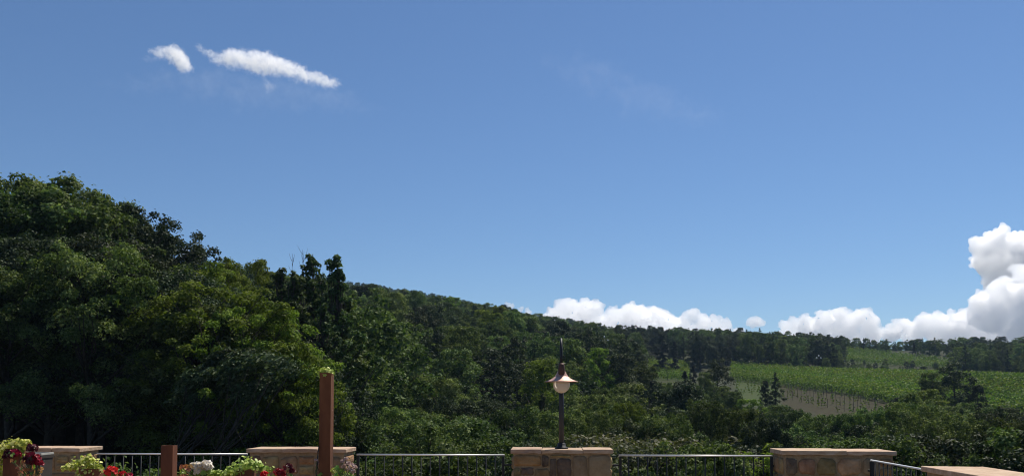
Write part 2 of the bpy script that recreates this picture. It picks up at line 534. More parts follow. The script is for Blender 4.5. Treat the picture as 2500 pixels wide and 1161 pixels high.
def make_crown(seed, H, rad, base, nc, nl, Lg, style, rc=(.24, .42), interior=.3, flat=.95, updir=.32, spread=1.0, shoots=0):
    rng = np.random.default_rng(seed)
    ph = rng.uniform(0, 6.28, 6)
    h = rng.uniform(0, 1, nc) ** (.85 if style != 'slender' else 1.05)
    if style == 'slender':
        h = (np.arange(nc) + rng.uniform(0, 1, nc)) / nc
    th = rng.uniform(0, 2 * np.pi, nc)
    lump = 1 + .22 * np.sin(2 * th + ph[0]) + .16 * np.sin(3 * th + ph[1] + 4 * h) + .14 * np.sin(7 * h + ph[2])
    rr = np.where(rng.uniform(size=nc) < interior, rng.uniform(.1, .6, nc), rng.uniform(.68, 1.0, nc))
    if style == 'slender':
        rr = rng.uniform(.12, 1.3, nc)
        th = th + 2.2 * np.sin(9 * h + ph[3])
    r = rad * profile(style, h) * lump * rr * np.where(rng.uniform(size=nc) < .15, spread, 1)
    ctr = np.stack([r * np.cos(th), r * np.sin(th), base + h * (H - base)], 1)
    crad = rad * rng.uniform(rc[0], rc[1], nc) * (.55 + .45 * profile(style, h))
    if style == 'slender':
        crad = rad * rng.uniform(rc[0], rc[1], nc) * (.45 + .55 * profile(style, h))
    ctr[:, 2] = np.minimum(ctr[:, 2], H - crad * .6) if style != 'slender' else ctr[:, 2]
    if shoots:
        hs_ = rng.uniform(.5, 1.0, shoots)
        ts_ = rng.uniform(0, 2 * np.pi, shoots)
        lr_ = (1 + .22 * np.sin(2 * ts_ + ph[0]) + .16 * np.sin(3 * ts_ + ph[1] + 4 * hs_) + .14 * np.sin(7 * hs_ + ph[2])) * rad * profile(style, hs_) * rng.uniform(.98, 1.18, shoots)
        cs_ = np.stack([lr_ * np.cos(ts_), lr_ * np.sin(ts_), base + (hs_ + .04 * rng.uniform(0, 1, shoots) * hs_) * (H - base)], 1)
        ctr = np.concatenate([ctr, cs_])
        crad = np.concatenate([crad, rad * rng.uniform(.05, .11, shoots)])
        nc = nc + shoots
    wgt = crad ** 2
    cnt = np.maximum(3, (wgt / wgt.sum() * nl).astype(int))
    idx = np.repeat(np.arange(nc), cnt)
    N = len(idx)
    dr = rng.normal(size=(N, 3))
    dr /= np.linalg.norm(dr, axis=1, keepdims=True)
    low = dr[:, 2] < -.2
    dr[low & (rng.uniform(size=N) < .75), 2] *= -1
    rad_u = rng.uniform(.25, 1, N) ** .5
    stray = 1 + .35 * (rng.uniform(size=N) < .12)
    pos = ctr[idx] + dr * (crad[idx] * rad_u * stray)[:, None] * np.array([1, 1, flat])
    nrm = dr * .7 + np.array([0, 0, updir]) + rng.normal(size=(N, 3)) * .55
    nrm /= np.linalg.norm(nrm, axis=1, keepdims=True)
    P = leaf_quads(rng, pos, nrm, Lg)
    crnd = rng.uniform(0, 1, nc)
    lr = np.clip(.6 * rng.uniform(0, 1, N) + .4 * crnd[idx], 0, 1)
    return P, lr, ctr


def make_trunk(seed, H, base, ctr, r0, limbs=20, lean=(0, 0), top=.82, sides=7):
    rnd = random.Random(seed)
    n = 9
    pts, rad = [], []
    for i in range(n):
        f = i / (n - 1)
        w = .02 * H * f
        pts.append(Vector((lean[0] * f + rnd.uniform(-w, w), lean[1] * f + rnd.uniform(-w, w), f * H * top - (.6 if i == 0 else 0))))
        rad.append(r0 * (1.25 if i == 0 else 1) * (1 - .82 * f) + .012)
    V, Fc = tube_geo(pts, rad, sides)
    order = list(range(len(ctr)))
    rnd.shuffle(order)
    for k in order[:limbs]:
        c = Vector(ctr[k])
        hd = math.hypot(c.x, c.y)
        zs = max(base * .6, min(c.z - hd * rnd.uniform(.5, 1.0), H * top * .95))
        f = max(0.02, min(.98, zs / (H * top)))
        i = min(n - 2, int(f * (n - 1)))
        q = f * (n - 1) - i
        p0 = pts[i].lerp(pts[i + 1], q)
        rs = (rad[i] * (1 - q) + rad[i + 1] * q) * .55
        mid = p0.lerp(c, .5) + Vector((0, 0, -hd * .08)) + Vector((rnd.uniform(-.2, .2), rnd.uniform(-.2, .2), rnd.uniform(-.1, .1)))
        tube_geo([p0, mid, c], [rs, rs * .6, .012], 5, V, Fc)
    return V, Fc


class Proto:
    def __init__(s, kind, mat, seed, H, rad, base, nc, nl, Lg, style, r0=.16, limbs=20, lean=(0, 0), **kw):
        P, lr, ctr = make_crown(seed, H, rad, base, nc, nl, Lg, style, **kw)
        if lean != (0, 0):
            sh = np.clip(P[:, :, 2:3] / H, 0, 1) * np.array([lean[0], lean[1], 0])
            P = P + sh
            ctr = ctr + np.clip(ctr[:, 2:3] / H, 0, 1) * np.array([lean[0], lean[1], 0])
        s.kind, s.H, s.rad = kind, float(P[:, :, 2].max()), rad
        s.crown = mesh_polys(kind + '_crown', P, M[mat], lr)
        V, Fc = make_trunk(seed + 1, H, base, ctr, r0, limbs, lean)
        s.trunk = mesh_pydata(kind + '_trunk', V, Fc, M['bark'], True)


near = {
    'oak': [Proto('oak', 'oak', 11 + i, 10, 3.3, 1.6, 130, 40000, .145, 'round', .2, 60, rc=(.11, .24), spread=1.15, shoots=60) for i in range(3)],
    'dark': [Proto('holm_oak', 'dark_oak', 31 + i, 10, 3.0, 1.0, 130, 40000, .135, 'round', .2, 60, rc=(.11, .23), spread=1.12, shoots=60) for i in range(2)],
    'bright': [Proto('locust_tree', 'bright', 51 + i, 10, 3.6, 1.6, 150, 42000, .13, 'round', .17, 60, rc=(.09, .20), flat=.7, updir=.6, spread=1.15, shoots=60) for i in range(2)],
    'slender': [Proto('slender_oak', 'slender', 71 + i, 12, 1.9, 2.2, 120, 15000, .15, 'slender', .13, 150, rc=(.11, .24), interior=.25, shoots=30) for i in range(2)],
    'shrub': [Proto('shrub', 'oak', 81 + i, 5, 2.1, .3, 80, 34000, .078, 'round', .07, 40, rc=(.13, .27), shoots=30) for i in range(2)],
    'broom': [Proto('broom_shrub', 'olive', 91, 5, 2.2, .3, 80, 32000, .075, 'round', .07, 40, rc=(.13, .26), shoots=30)],
    'edge': [Proto('oak', ('oak', 'dark_oak', 'dark_oak')[i], 95 + i, 12, 3.8, 3.5, 150, 40000, .145, 'round', .19, 60, rc=(.10, .22), spread=1.15, shoots=60) for i in range(3)],  # two of three get a darker leaf colour to deepen the wood edge's shade
}
mid = {
    'oak': [Proto('oak', 'oak', 111 + i, 9, 2.45, .8, 80, 13000, .20, 'round', .17, 14, rc=(.16, .32), shoots=22) for i in range(4)],
    'dark': [Proto('holm_oak', 'dark_oak', 131 + i, 9, 2.3, .6, 76, 13000, .19, 'round', .17, 14, rc=(.15, .31), shoots=22) for i in range(2)],
    'bright': [Proto('locust_tree', 'bright', 151, 9, 2.6, 1.0, 90, 13000, .18, 'round', .15, 14, rc=(.14, .27), flat=.8, updir=.5, shoots=22)],
    'slender': [Proto('slender_oak', 'dark_oak', 171, 10, 1.5, .8, 66, 9000, .18, 'slender', .13, 16, rc=(.20, .40)), Proto('slender_oak', 'oak', 172, 10, 1.6, .8, 66, 9000, .18, 'slender', .13, 16, rc=(.20, .40))],
    'conifer': [Proto('conifer', 'conifer', 181 + i, 11, 2.3, .3, 80, 12000, .20, 'cone', .16, 10, rc=(.16, .34)) for i in range(2)],
    'cypress': [Proto('cypress', 'conifer', 191, 9, .95, .2, 60, 6000, .18, 'column', .1, 6, rc=(.3, .5))],
}
far = {
    'oak': [Proto('oak', 'oak', 211 + i, 8.5, 2.3, .3, 40, 2200, .42, 'round', .16, 5, rc=(.20, .40), shoots=6) for i in range(3)],
    'dark': [Proto('holm_oak', 'dark_oak', 231 + i, 8.5, 2.1, .3, 38, 2000, .40, 'round', .16, 5, rc=(.20, .38), shoots=6) for i in range(2)],
    'pointed': [Proto('slender_oak', 'dark_oak', 251, 9.5, 1.4, .3, 34, 1400, .38, 'slender', .13, 5, rc=(.26, .46))],
    'bright': [Proto('locust_tree', 'bright', 261, 8.5, 2.5, .3, 40, 2000, .40, 'round', .15, 5, rc=(.2, .36), shoots=6)],
}

# ------------------------------------------------------------------ where trees stand
SKY_U = [-200, 0, 60, 110, 150, 225, 245, 270, 300, 345, 380, 450, 470, 520, 560, 600, 635, 680, 720, 860, 1000, 1100, 1240, 1330, 1480, 1560, 1700, 1850, 2000, 2150, 2300, 2500, 2700]
SKY_Y = [440, 450, 425, 455, 465, 470, 505, 520, 500, 525, 570, 600, 635, 645, 640, 632, 655, 660, 668, 685, 695, 712, 745, 762, 788, 790, 796, 800, 812, 826, 824, 818, 815]


def skyline(u):
    return np.interp(u, SKY_U, SKY_Y)


# tops of what grows in front of the fields (so that these stay in view)
FG_U = [1540, 1600, 1640, 1700, 1790, 1850, 1915, 1960, 2020, 2110, 2140, 2190, 2240, 2290, 2360, 2420, 2500, 2600]
FG_Y = [840, 930, 925, 925, 950, 965, 985, 1015, 1024, 1022, 985, 970, 955, 940, 965, 985, 985, 985]


def row_of(z, d):
    return 985 - F * (z - EYE) / d


rng = np.random.default_rng(5)
rnd = random.Random(9)
cand = []
d = 13.0
while d < 905:
    s = (3.3 if d < 22 else 4.3 if d < 60 else 5.6 if d < 130 else 5.7 if d < 320 else 6.4)
    tl, tr_ = -.74, .74
    for X in np.arange(tl * d - 4, tr_ * d + 4, s):
        jx, jd = rng.uniform(-.45, .45, 2) * s
        D = d + jd
        u = CX + F * (X + jx) / D
        cand.append((u, D))
    d += s * .92
trees = []
for u, D in cand:
    g = float(ground(u, D))
    if u < 860 and D < 36 - max(0, (u - 760)) / 7:
        continue
    pt = np.array([u]), np.array([D])
    if any(inside(pl, *pt)[0] for pl in FIELDS):
        continue
    fld = False
    for du in (-12, 12):                       # keep crowns off the field edges
        if any(inside(pl, np.array([u + du]), np.array([D]))[0] for pl in FIELDS):
            fld = True
    if D > 700 and u > 1500 or D > 560 and u > 1700:
        continue
    # patches of one kind
    q = math.sin(u * .013 + D * .031) + math.sin(u * .027 - D * .053 + 2) + rng.uniform(-1.2, 1.2)
    q2 = rng.uniform()
    if D < 22:
        kind = 'shrub' if q2 < .8 else 'broom'
        H = rng.uniform(2.4, 6.2)
        if rng.uniform() < .2:
            continue
    elif D < 46 and u < 800 and q2 < .7:
        kind = 'edge'
        H = rng.uniform(9.5, 12.5)
    elif D < 75:
        kind = 'dark' if q < -.9 else 'bright' if q > 2.15 and u > 900 else 'slender' if q2 < .09 else 'broom' if q2 < .15 and u > 1200 else 'oak'
        H = rng.uniform(7.0, 10.0) * (1.15 if u < 500 else 1) * (.62 if kind == 'broom' else 1)
    elif D < 300:
        kind = 'dark' if q < -.6 else 'bright' if q > 2.1 else 'slender' if q2 < .16 else 'conifer' if q2 < .172 else 'oak'
        H = rng.uniform(4.8, 11.5)
    else:
        kind = 'dark' if q < -.9 else 'pointed' if q2 < .22 else 'bright' if q > 2.4 else 'oak'
        H = rng.uniform(6.0, 9.5)
    if fld:
        H *= .7
    lim = skyline(u) + rng.uniform(-3, 22 if D > 120 else 50)
    if 630 < u < 880 and D < 62:
        lim = max(lim, 800 + rng.uniform(0, 70))
    if D < 45 and u > 870:
        lim = max(lim, 975 + rng.uniform(0, 95))
    if D < 230 and u > 1560:
        lim = max(lim, np.interp(u, FG_U, FG_Y) + rng.uniform(-4, 14)) if D < 160 or u > 1700 else lim
        if 1700 < u < 2340 and D < 225 and lim < 930:
            continue
    if 60 < D < 236 and 1575 < u < 1690:
        lim = max(lim, 925)
    zmax = EYE + (985 - lim) / F * D
    if g + H > zmax:
        H2 = zmax - g
        if H2 < H * .45 or H2 < 2.2:
            continue
        H = H2
    trees.append(dict(u=u, d=D, g=g, kind=kind, H=H))

# trees with a place of their own: (kind, column, top row, distance, width factor, label or None)
HERO = [
    ('oak', 60, 415, 47, 1.15, 'tall dark oak forming the highest point of the wooded slope'),
    ('oak', 8, 445, 44, 1.2, None), ('oak', 150, 458, 46, 1.0, None),
    ('oak', 222, 458, 52, .85, 'oak with a ragged flat-topped crown just below the highest oak on the slope'),
    ('dark', 300, 493, 50, 1.0, 'pointed dark holm oak rising alone on the slope skyline'),
    ('dark', 350, 535, 52, .9, None), ('dark', 428, 588, 55, .75, 'spiky dark holm oak on the skyline above the rust steel stub post'),
    ('dark', 395, 600, 52, .8, None), ('bright', 490, 636, 47, .8, None),
    ('bright', 590, 624, 52, .62, 'airy pale green locust tree standing up from the skyline'),
    ('bright', 545, 655, 48, .7, None),
    ('bright', 520, 690, 38, 1.05, 'large yellow-green locust tree glowing in the sun on the wooded slope'),
    ('bright', 620, 745, 37, .9, 'yellow-green locust tree lit on its right side, beside the tall rust column'),
    ('bright', 690, 825, 36, .7, None),
    ('slender', 680, 648, 49, 1.25, 'dark bushy slender oak left of the two tall thin oaks'),
    ('slender', 757, 612, 50, 1.05, 'tall thin oak with a ragged top bent to one side, breaking the skyline'),
    ('slender', 818, 612, 49, 1.05, 'tallest thin oak with a tufted spire, directly above the rust column'),
    ('slender', 716, 656, 47, 1.1, None), ('slender', 788, 735, 46, 1.0, None), ('slender', 845, 720, 50, 1.0, None), ('slender', 655, 700, 46, 1.1, None),
    ('oak', 850, 700, 60, .9, None), ('oak', 905, 745, 70, .9, None),
    ('edge', 120, 560, 40, 1.1, None), ('edge', 250, 575, 41, 1.1, None), ('edge', 20, 600, 38, 1.1, None),
    ('edge', 380, 640, 41, 1.0, None), ('edge', 470, 700, 41, 1.0, None),
    ('conifer', 1618, 812, 233, 1.15, 'big dark conical conifer at the far vineyard edge, left one of the pair'),
    ('conifer', 1648, 830, 231, 1.0, 'dark conical conifer at the far vineyard edge, right one of the pair'),
    ('conifer', 1672, 902, 118, .85, 'narrow dark conifer in front of the small strip of vines'),
    ('dark', 1655, 945, 112, .8, None),
    ('dark', 1752, 872, 128, .95, 'dark rounded oak standing at the left end of the big vineyard'),
    ('oak', 1722, 905, 124, .8, None),
    ('slender', 1893, 905, 126, 1.1, 'dark upright tree standing alone between vineyard and bare plot'),
    ('dark', 1868, 925, 124, .6, None),
    ('dark', 2330, 880, 118, 1.0, 'big brownish oak rising in front of the right end of the vineyard'),
    ('oak', 2275, 905, 114, .85, None), ('dark', 2385, 935, 112, .7, None),
    ('cypress', 1324, 945, 88, .9, 'narrow dark cypress column beside the lamp globe'),
    ('dark', 2425, 868, 262, 1.1, 'round dark bush at the right end of the upper vineyard'),
    ('dark', 2375, 858, 285, 1.0, None), ('oak', 2470, 862, 262, 1.1, None),
    ('oak', 2030, 880, 252, 1.1, None), ('oak', 2055, 868, 258, 1.1, 'rounded tree clump beside the distant three-globe lamp above the vineyard'),
    ('oak', 1975, 888, 255, 1.0, None), ('dark', 1940, 876, 262, 1.0, None),
    ('bright', 1460, 845, 105, .8, 'bright green rounded tree right of the lamp top'),
    ('bright', 1200, 865, 98, .8, 'yellowish bright tree left of the lamp shade'),
    ('bright', 1830, 1072, 24, .8, 'bright green shrub-like tree right behind the railing beside the corner pier'),
    ('broom', 1590, 1045, 27, 1.3, 'greyish olive broom rising behind the railing right of the lamp pier'),
    ('broom', 1545, 1065, 24, 1.0, None),
    ('shrub', 290, 1106, 13.5, .8, 'green shrub behind the leftmost railing near the scarlet geranium'),
    ('shrub', 1010, 1092, 17, .8, None),
    ('oak', 1945, 992, 66, .75, None), ('oak', 2005, 1002, 62, .8, None), ('oak', 2075, 1000, 58, .75, None), ('oak', 2140, 985, 60, .8, None),
    ('oak', 905, 965, 50, .7, None), ('oak', 985, 985, 44, .72, None), ('dark', 1075, 960, 52, .7, None), ('oak', 1150, 1000, 42, .7, None),
    ('oak', 1255, 985, 48, .7, None), ('oak', 1450, 990, 46, .72, None), ('bright', 1530, 975, 54, .62, None), ('oak', 1625, 1000, 44, .75, None),
    ('oak', 1715, 968, 58, .7, None), ('oak', 1810, 985, 50, .75, None), ('dark', 1880, 1000, 46, .7, None), ('oak', 2230, 975, 56, .75, None),
    ('oak', 2320, 1000, 46, .75, None), ('dark', 2420, 985, 52, .7, None), ('oak', 2480, 1010, 42, .75, None),
]
for kind, u, row, D, wf, lab in HERO:
    g = float(ground(u, D))
    trees.append(dict(u=u, d=D, g=g, kind=kind, H=EYE + (985 - row) / F * D - g, wf=wf, hero=True, lab=lab))
for _ in range(64):
    u, D = rnd.uniform(2062, 2345), rnd.uniform(233, 292)
    trees.append(dict(u=u, d=D, g=float(ground(u, D)), kind=rnd.choice(['dark', 'oak', 'oak']), H=rnd.uniform(.9, 3.4), wf=rnd.uniform(1.2, 1.7), hero=False))
# two leaning bare trunks in the dark wood
for u, row, D, lx in ((300, 835, 33, 4.2), (345, 850, 31.5, 4.0), (250, 880, 32, 3.4)):
    trees.append(dict(u=u, d=D, g=float(ground(u, D)), kind='leaning', H=EYE + (985 - row) / F * D - float(ground(u, D)), lean=lx, hero=True,
                      lab='leaning tree with a long bare slanting trunk'))
near['leaning'] = [Proto('leaning_oak', 'dark_oak', 301, 8, 1.6, 6.2, 26, 5000, .16, 'round', .13, 10, lean=(4.6, .5), rc=(.2, .4))]

# which of them are out of sight behind nearer crowns and ground
trees.sort(key=lambda t: t['d'])
W0, NB = -60, 660                                  # 4-pixel columns
hor = np.full(NB, 1175.0)
hide = np.full((NB, 300), False)                   # coverage raster, 4 px
for t in trees:
    wpx = F * .30 * t['H'] / t['d'] * t.get('wf', 1)
    top, bot = row_of(t['g'] + t['H'], t['d']), row_of(t['g'] + t['H'] * .15, t['d'])
    c0, c1 = int((t['u'] - wpx * .8 - W0) / 4), int((t['u'] + wpx * .8 - W0) / 4) + 1
    r0, r1 = int(top / 4), int(bot / 4) + 1
    c0, c1, r0, r1 = max(c0, 15), min(c1, 640), max(r0, 0), min(r1, 291)
    if c1 <= c0 or r1 <= r0:
        t['vis'] = 0
        continue
    blk = hide[c0:c1, r0:r1]
    t['vis'] = int((~blk).sum())
    q = max(0, int((r1 - r0) * .12))
    hide[c0:c1, r0 + q:r1] = True
view = [t for t in trees if t['vis'] > 0]
view.sort(key=lambda t: -(t['vis'] + (1e6 if t.get('hero') else 0)))
single = view[:292]
for t in single:
    t['single'] = True
# a crowd just outside the frame at the sides still throws its shade: the nearest go into the wood mass below


LAND = [(-100, 95, 'beyond the first pier'), (95, 250, 'behind the first pier'), (250, 385, 'behind the leftmost railing'), (385, 445, 'behind the stub post'),
        (445, 600, 'left of the second pier'), (600, 775, 'behind the second pier'), (775, 870, 'behind the tall column'),
        (870, 1050, 'right of the tall column'), (1050, 1240, 'left of the lamp pier'), (1240, 1345, 'just left of the lamp'),
        (1345, 1500, 'behind the lamp pier'), (1500, 1700, 'right of the lamp pier'), (1700, 1890, 'left of the corner pier'),
        (1890, 2050, 'behind the corner pier'), (2050, 2190, 'right behind the corner pier'), (2190, 2300, 'behind the side railing'), (2300, 2900, 'behind the nearest pier')]


def where(t):
    u = min(max(t['u'], -90), 2850)
    w = next(x for a, b, x in LAND if a <= u < b)
    row = row_of(t['g'] + t['H'], t['d'])
    if row < skyline(t['u']) + 14 and t['d'] > 200:
        h = 'on the ridge'
    elif row < skyline(t['u']) + 14:
        h = 'on the skyline'
    elif row > 1060:
        h = 'lowest down'
    elif row > 985:
        h = 'low down'
    elif row > 900:
        h = 'part-way up'
    elif row > 800:
        h = 'high up'
    else:
        h = 'near the top'
    return h + ' ' + w


DESC = {'edge': 'high-crowned oak', 'oak': 'green oak', 'dark': 'dark holm oak', 'bright': 'yellow-green locust', 'slender': 'slender dark oak', 'shrub': 'green shrub', 'broom': 'grey-olive broom',
        'conifer': 'dark conifer', 'cypress': 'narrow cypress', 'pointed': 'slender dark tree', 'leaning': 'leaning oak'}
NAMES = {'edge': 'oak_tree', 'oak': 'oak_tree', 'dark': 'holm_oak_tree', 'bright': 'locust_tree', 'slender': 'slender_oak_tree', 'shrub': 'shrub', 'broom': 'broom_bush', 'conifer': 'conifer_tree',
         'cypress': 'cypress_tree', 'pointed': 'slender_oak_tree', 'leaning': 'leaning_oak_tree'}
first_crown = {}


def proto_of(t):
    k, D = t['kind'], t['d']
    pool = near if D < 72 else mid if D < 290 else far
    if k not in pool:
        pool = mid if k in mid else near if k in near else far
    ps = pool[k]
    return ps[rnd.randrange(len(ps))]


used = {}
for t in sorted(single, key=lambda t: t['d']):
    pr = proto_of(t)
    sz = t['H'] / pr.H
    wf = t.get('wf', 1.0) * (rnd.uniform(.88, 1.15) if not t.get('hero') else 1)
    if t['H'] < 5.5 and pr.H > 8:
        wf *= 1.25
    loc = world(t['u'], t['d'], t['g'] - .05)
    e = empty(NAMES[t['kind']], tuple(float(v) for v in loc), rnd.uniform(0, 6.28) if t['kind'] != 'leaning' else rnd.uniform(-.2, .25))
    e.scale = (sz * wf, sz * wf * rnd.uniform(.9, 1.1), sz)
    o = link('crown', pr.crown, e)
    link('trunk', pr.trunk, e)
    first_crown.setdefault(pr.crown.name, o)
    lab = t.get('lab')
    cat = 'shrub' if t['kind'] in ('shrub', 'broom') else 'tree'
    if not lab:
        size = 'small ' if t['H'] < 5.2 and cat == 'tree' else 'tall ' if t['H'] > 9.4 else ''
        lab = f"{size}{DESC[t['kind']]} {where(t)}"
    tag(e, lab, cat, f"{DESC[t['kind']]}s on the wooded slopes" if t['kind'] != 'leaning' else 'leaning trees in the dark wood')

ORD = ['first', 'second', 'third', 'fourth', 'fifth', 'sixth', 'seventh', 'eighth', 'ninth', 'tenth', 'eleventh', 'twelfth']
by_label = {}
for o in list(COL.objects):
    if o.get('category') in ('tree', 'shrub'):
        by_label.setdefault(o['label'], []).append(o)
for lab, os_ in by_label.items():
    if len(os_) > 1:
        os_.sort(key=lambda o: o.location.x / max(1.0, o.location.y))
        for i, o in enumerate(os_):
            o['label'] = (('left of two: ', 'right of two: ')[i] if len(os_) == 2 else f'{ORD[min(i, 11)]} from left: ') + lab

# make sure every far and middle crown has one object that the mass can copy
rest = [t for t in trees if not t.get('single')]
protos = [p for pool in (mid, far) for ps in pool.values() for p in ps]
pidx = {}
objs = []
for p in protos:
    if p.crown.name in first_crown:
        pidx[p.crown.name] = len(objs)
        objs.append(first_crown[p.crown.name])
P_, R_, S_, V_ = [], [], [], []
for t in rest:
    pool = mid if t['d'] < 290 else far
    k = t['kind']
    ps = [p for p in pool.get(k, pool['oak']) if p.crown.name in pidx]
    if not ps:
        ps = [p for p in protos if p.crown.name in pidx and p.kind == NAMES.get(k, 'oak').replace('_tree', '')] or [p for p in protos if p.crown.name in pidx]
    pr = ps[rnd.randrange(len(ps))]
    sz = t['H'] / pr.H
    wf = rnd.uniform(.88, 1.2)
    P_.append(world(t['u'], t['d'], t['g'] - .1))
    R_.append((0, 0, rnd.uniform(0, 6.28)))
    S_.append((sz * wf, sz * wf, sz))
    V_.append(pidx[pr.crown.name])
P_ = np.array(P_)
me = bpy.data.meshes.new('distant_woodland')
me.vertices.add(len(P_))
me.vertices.foreach_set('co', P_.reshape(-1).astype(np.float32))
for nm, ty, arr in (('rot', 'FLOAT_VECTOR', R_), ('scl', 'FLOAT_VECTOR', S_)):
    a = me.attributes.new(nm, ty, 'POINT')
    a.data.foreach_set('vector', np.array(arr, dtype=np.float32).reshape(-1))
a = me.attributes.new('var', 'INT', 'POINT')
a.data.foreach_set('value', np.array(V_, dtype=np.int32))
me.update()


def scatter_group(name, objs):
    g = bpy.data.node_groups.new(name, 'GeometryNodeTree')
    g.interface.new_socket('Geometry', in_out='INPUT', socket_type='NodeSocketGeometry')
    g.interface.new_socket('Geometry', in_out='OUTPUT', socket_type='NodeSocketGeometry')
    N, Lk = g.nodes, g.links
    gi, go = N.new('NodeGroupInput'), N.new('NodeGroupOutput')
    iop = N.new('GeometryNodeInstanceOnPoints')
    iop.inputs['Pick Instance'].default_value = True
    Lk.new(gi.outputs[0], iop.inputs['Points'])
    for nm, dt, sock in (('rot', 'FLOAT_VECTOR', 'Rotation'), ('scl', 'FLOAT_VECTOR', 'Scale'), ('var', 'INT', 'Instance Index')):
        na_ = N.new('GeometryNodeInputNamedAttribute')
        na_.data_type = dt
        na_.inputs['Name'].default_value = nm
        Lk.new(na_.outputs['Attribute'], iop.inputs[sock])
    g2i = N.new('GeometryNodeGeometryToInstance')
    for ob in reversed(objs):
        oi = N.new('GeometryNodeObjectInfo')
        oi.transform_space = 'ORIGINAL'
        oi.inputs['Object'].default_value = ob
        Lk.new(oi.outputs['Geometry'], g2i.inputs[0])
    Lk.new(g2i.outputs[0], iop.inputs['Instance'])
    Lk.new(iop.outputs[0], go.inputs[0])
    return g


o = link('distant_woodland', me)
md = o.modifiers.new('scatter', 'NODES')
md.node_group = scatter_group('woodland_scatter', objs)
tag(o, 'mass of woodland covering the far hillsides and the ridge', 'woodland', kind='stuff')
print('trees', len(trees), 'in view', len(view), 'single', len(single), 'mass', len(rest), 'protos', len(objs), '/', len(protos))

# dead twiggy sapling beside the two thin oaks
g0 = float(ground(738, 57))
e = empty('dead_tree', tuple(world(738, 57, g0)))
V, Fc = [], []
r_ = random.Random(12)
for bx, hh in ((0, EYE + (985 - 606) / F * 57 - g0), (-.75, EYE + (985 - 617) / F * 57 - g0)):
    pts_ = [Vector((bx + r_.uniform(-.12, .12) * (i > 0), r_.uniform(-.1, .1), hh * i / 6 - (.3 if i == 0 else 0))) for i in range(7)]
    tube_geo(pts_, [.07, .055, .045, .038, .03, .02, .008], 6, V, Fc)
    for _ in range(26):
        f = r_.uniform(.55, .98)
        i = int(f * 6)
        p = pts_[i].lerp(pts_[min(i + 1, 6)], f * 6 - i)
        ln = r_.uniform(.3, .9)
        dv = Vector((r_.uniform(-1, 1), r_.uniform(-1, 1), r_.uniform(.5, 1.6))).normalized()
        tube_geo([p, p + dv * ln * .5, p + dv * ln + Vector((0, 0, ln * .2))], [.014, .010, .006], 4, V, Fc)
link('branches', mesh_pydata('branches', V, Fc, M['bark']), e)
tag(e, 'bare dead sapling with thin twigs against the sky beside the thin oaks', 'tree')

# ------------------------------------------------------------------ vineyards
def nth(k):
    w = ['first', 'second', 'third', 'fourth', 'fifth', 'sixth', 'seventh', 'eighth', 'ninth', 'tenth', 'eleventh', 'twelfth', 'thirteenth', 'fourteenth', 'fifteenth',
         'sixteenth', 'seventeenth', 'eighteenth', 'nineteenth', 'twentieth']
    return w[k - 1] if k <= 20 else 'twenty-' + w[k - 21] if k < 30 else 'thirtieth' if k == 30 else 'thirty-' + w[k - 31]


def vine_row(us, ds, label, group):
    us, ds = np.array(us, float), np.array(ds, float)
    pts = world(us, ds, ground(us, ds))
    seg = np.linalg.norm(np.diff(pts, axis=0), axis=1)
    cum = np.concatenate([[0], np.cumsum(seg)])
    Ln = cum[-1]
    n_ = int(Ln * 34)
    s = rng.uniform(0, Ln, n_)
    base = np.stack([np.interp(s, cum, pts[:, k]) for k in range(3)], 1)
    hh = 1.75 + .22 * np.sin(s * 1.9 + rng.uniform(0, 6)) + .15 * np.sin(s * 4.7)
    z = .2 + (hh - .2) * rng.uniform(0, 1, n_) ** .7
    tang = (pts[-1] - pts[0]) / np.linalg.norm(pts[-1] - pts[0])
    side = np.array([-tang[1], tang[0], 0])
    off = rng.normal(0, .24, n_)
    org = pts[0].copy()
    pos = base - org + side * off[:, None]
    pos[:, 2] += z
    nrm = side * np.sign(off)[:, None] * .6 + np.array([0, 0, .8]) + rng.normal(size=(n_, 3)) * .5
    nrm /= np.linalg.norm(nrm, axis=1, keepdims=True)
    me = mesh_polys('vine_row', leaf_quads(rng, pos, nrm, .34, .9), M['vine'], rng.uniform(0, 1, n_))
    e = empty('vine_row', tuple(org))
    link('foliage', me, e)
    V, Fc = [], []
    for q in np.arange(0, Ln, 5.0):
        b = Vector([float(np.interp(q, cum, pts[:, k]) - org[k]) for k in range(3)])
        tube_geo([b + Vector((0, 0, -.2)), b + Vector((0, 0, 1.5))], .032, 4, V, Fc)
    o = link('stake', mesh_pydata('vine_stakes', V, Fc, M['post']), e)
    tag(o, kind='stuff')
    tag(e, label, 'vine row', group)


k = 0
while k < 36:
    us = np.linspace(1785, 2600, 80)
    dsk = low_a(us) + 2.6 * k
    dsk = np.where(us > 2330, np.maximum(dsk, 126 + 2.6 * k), dsk)
    ok = (dsk < np.interp(us, [1785, 2300, 2600], [252, 228, 222])) & (dsk > np.where(us > 2140, 136, 0))
    if ok.sum() > 6:
        vine_row(us[ok], dsk[ok], 'nearest vine row, along the bare plot, with its shaded side showing' if k == 0 else f'leafy green vineyard row, {nth(k + 1)} back from the bare plot', 'vine rows of the large vineyard')
    k += 1
for k in range(13):
    us = np.linspace(2066 + k * 0, 2318, 30)
    d0 = np.interp(us, [2066, 2320], [303, 292]) + 3.0 * k
    ok = d0 < np.interp(us, [2060, 2310], [344, 312])
    if ok.sum() > 4:
        vine_row(us[ok], d0[ok], f'{nth(k + 1)} row up the small upper vineyard below the ridge trees', 'vine rows of the upper vineyard')
for k in range(17):
    us = np.linspace(1582, 1684, 14)
    vine_row(us, np.interp(us, [1582, 1684], [214, 210]) + 2.6 * k, f'{nth(k + 1)} short vine row up the strip below two dark conifers', 'vine rows of the small strip')

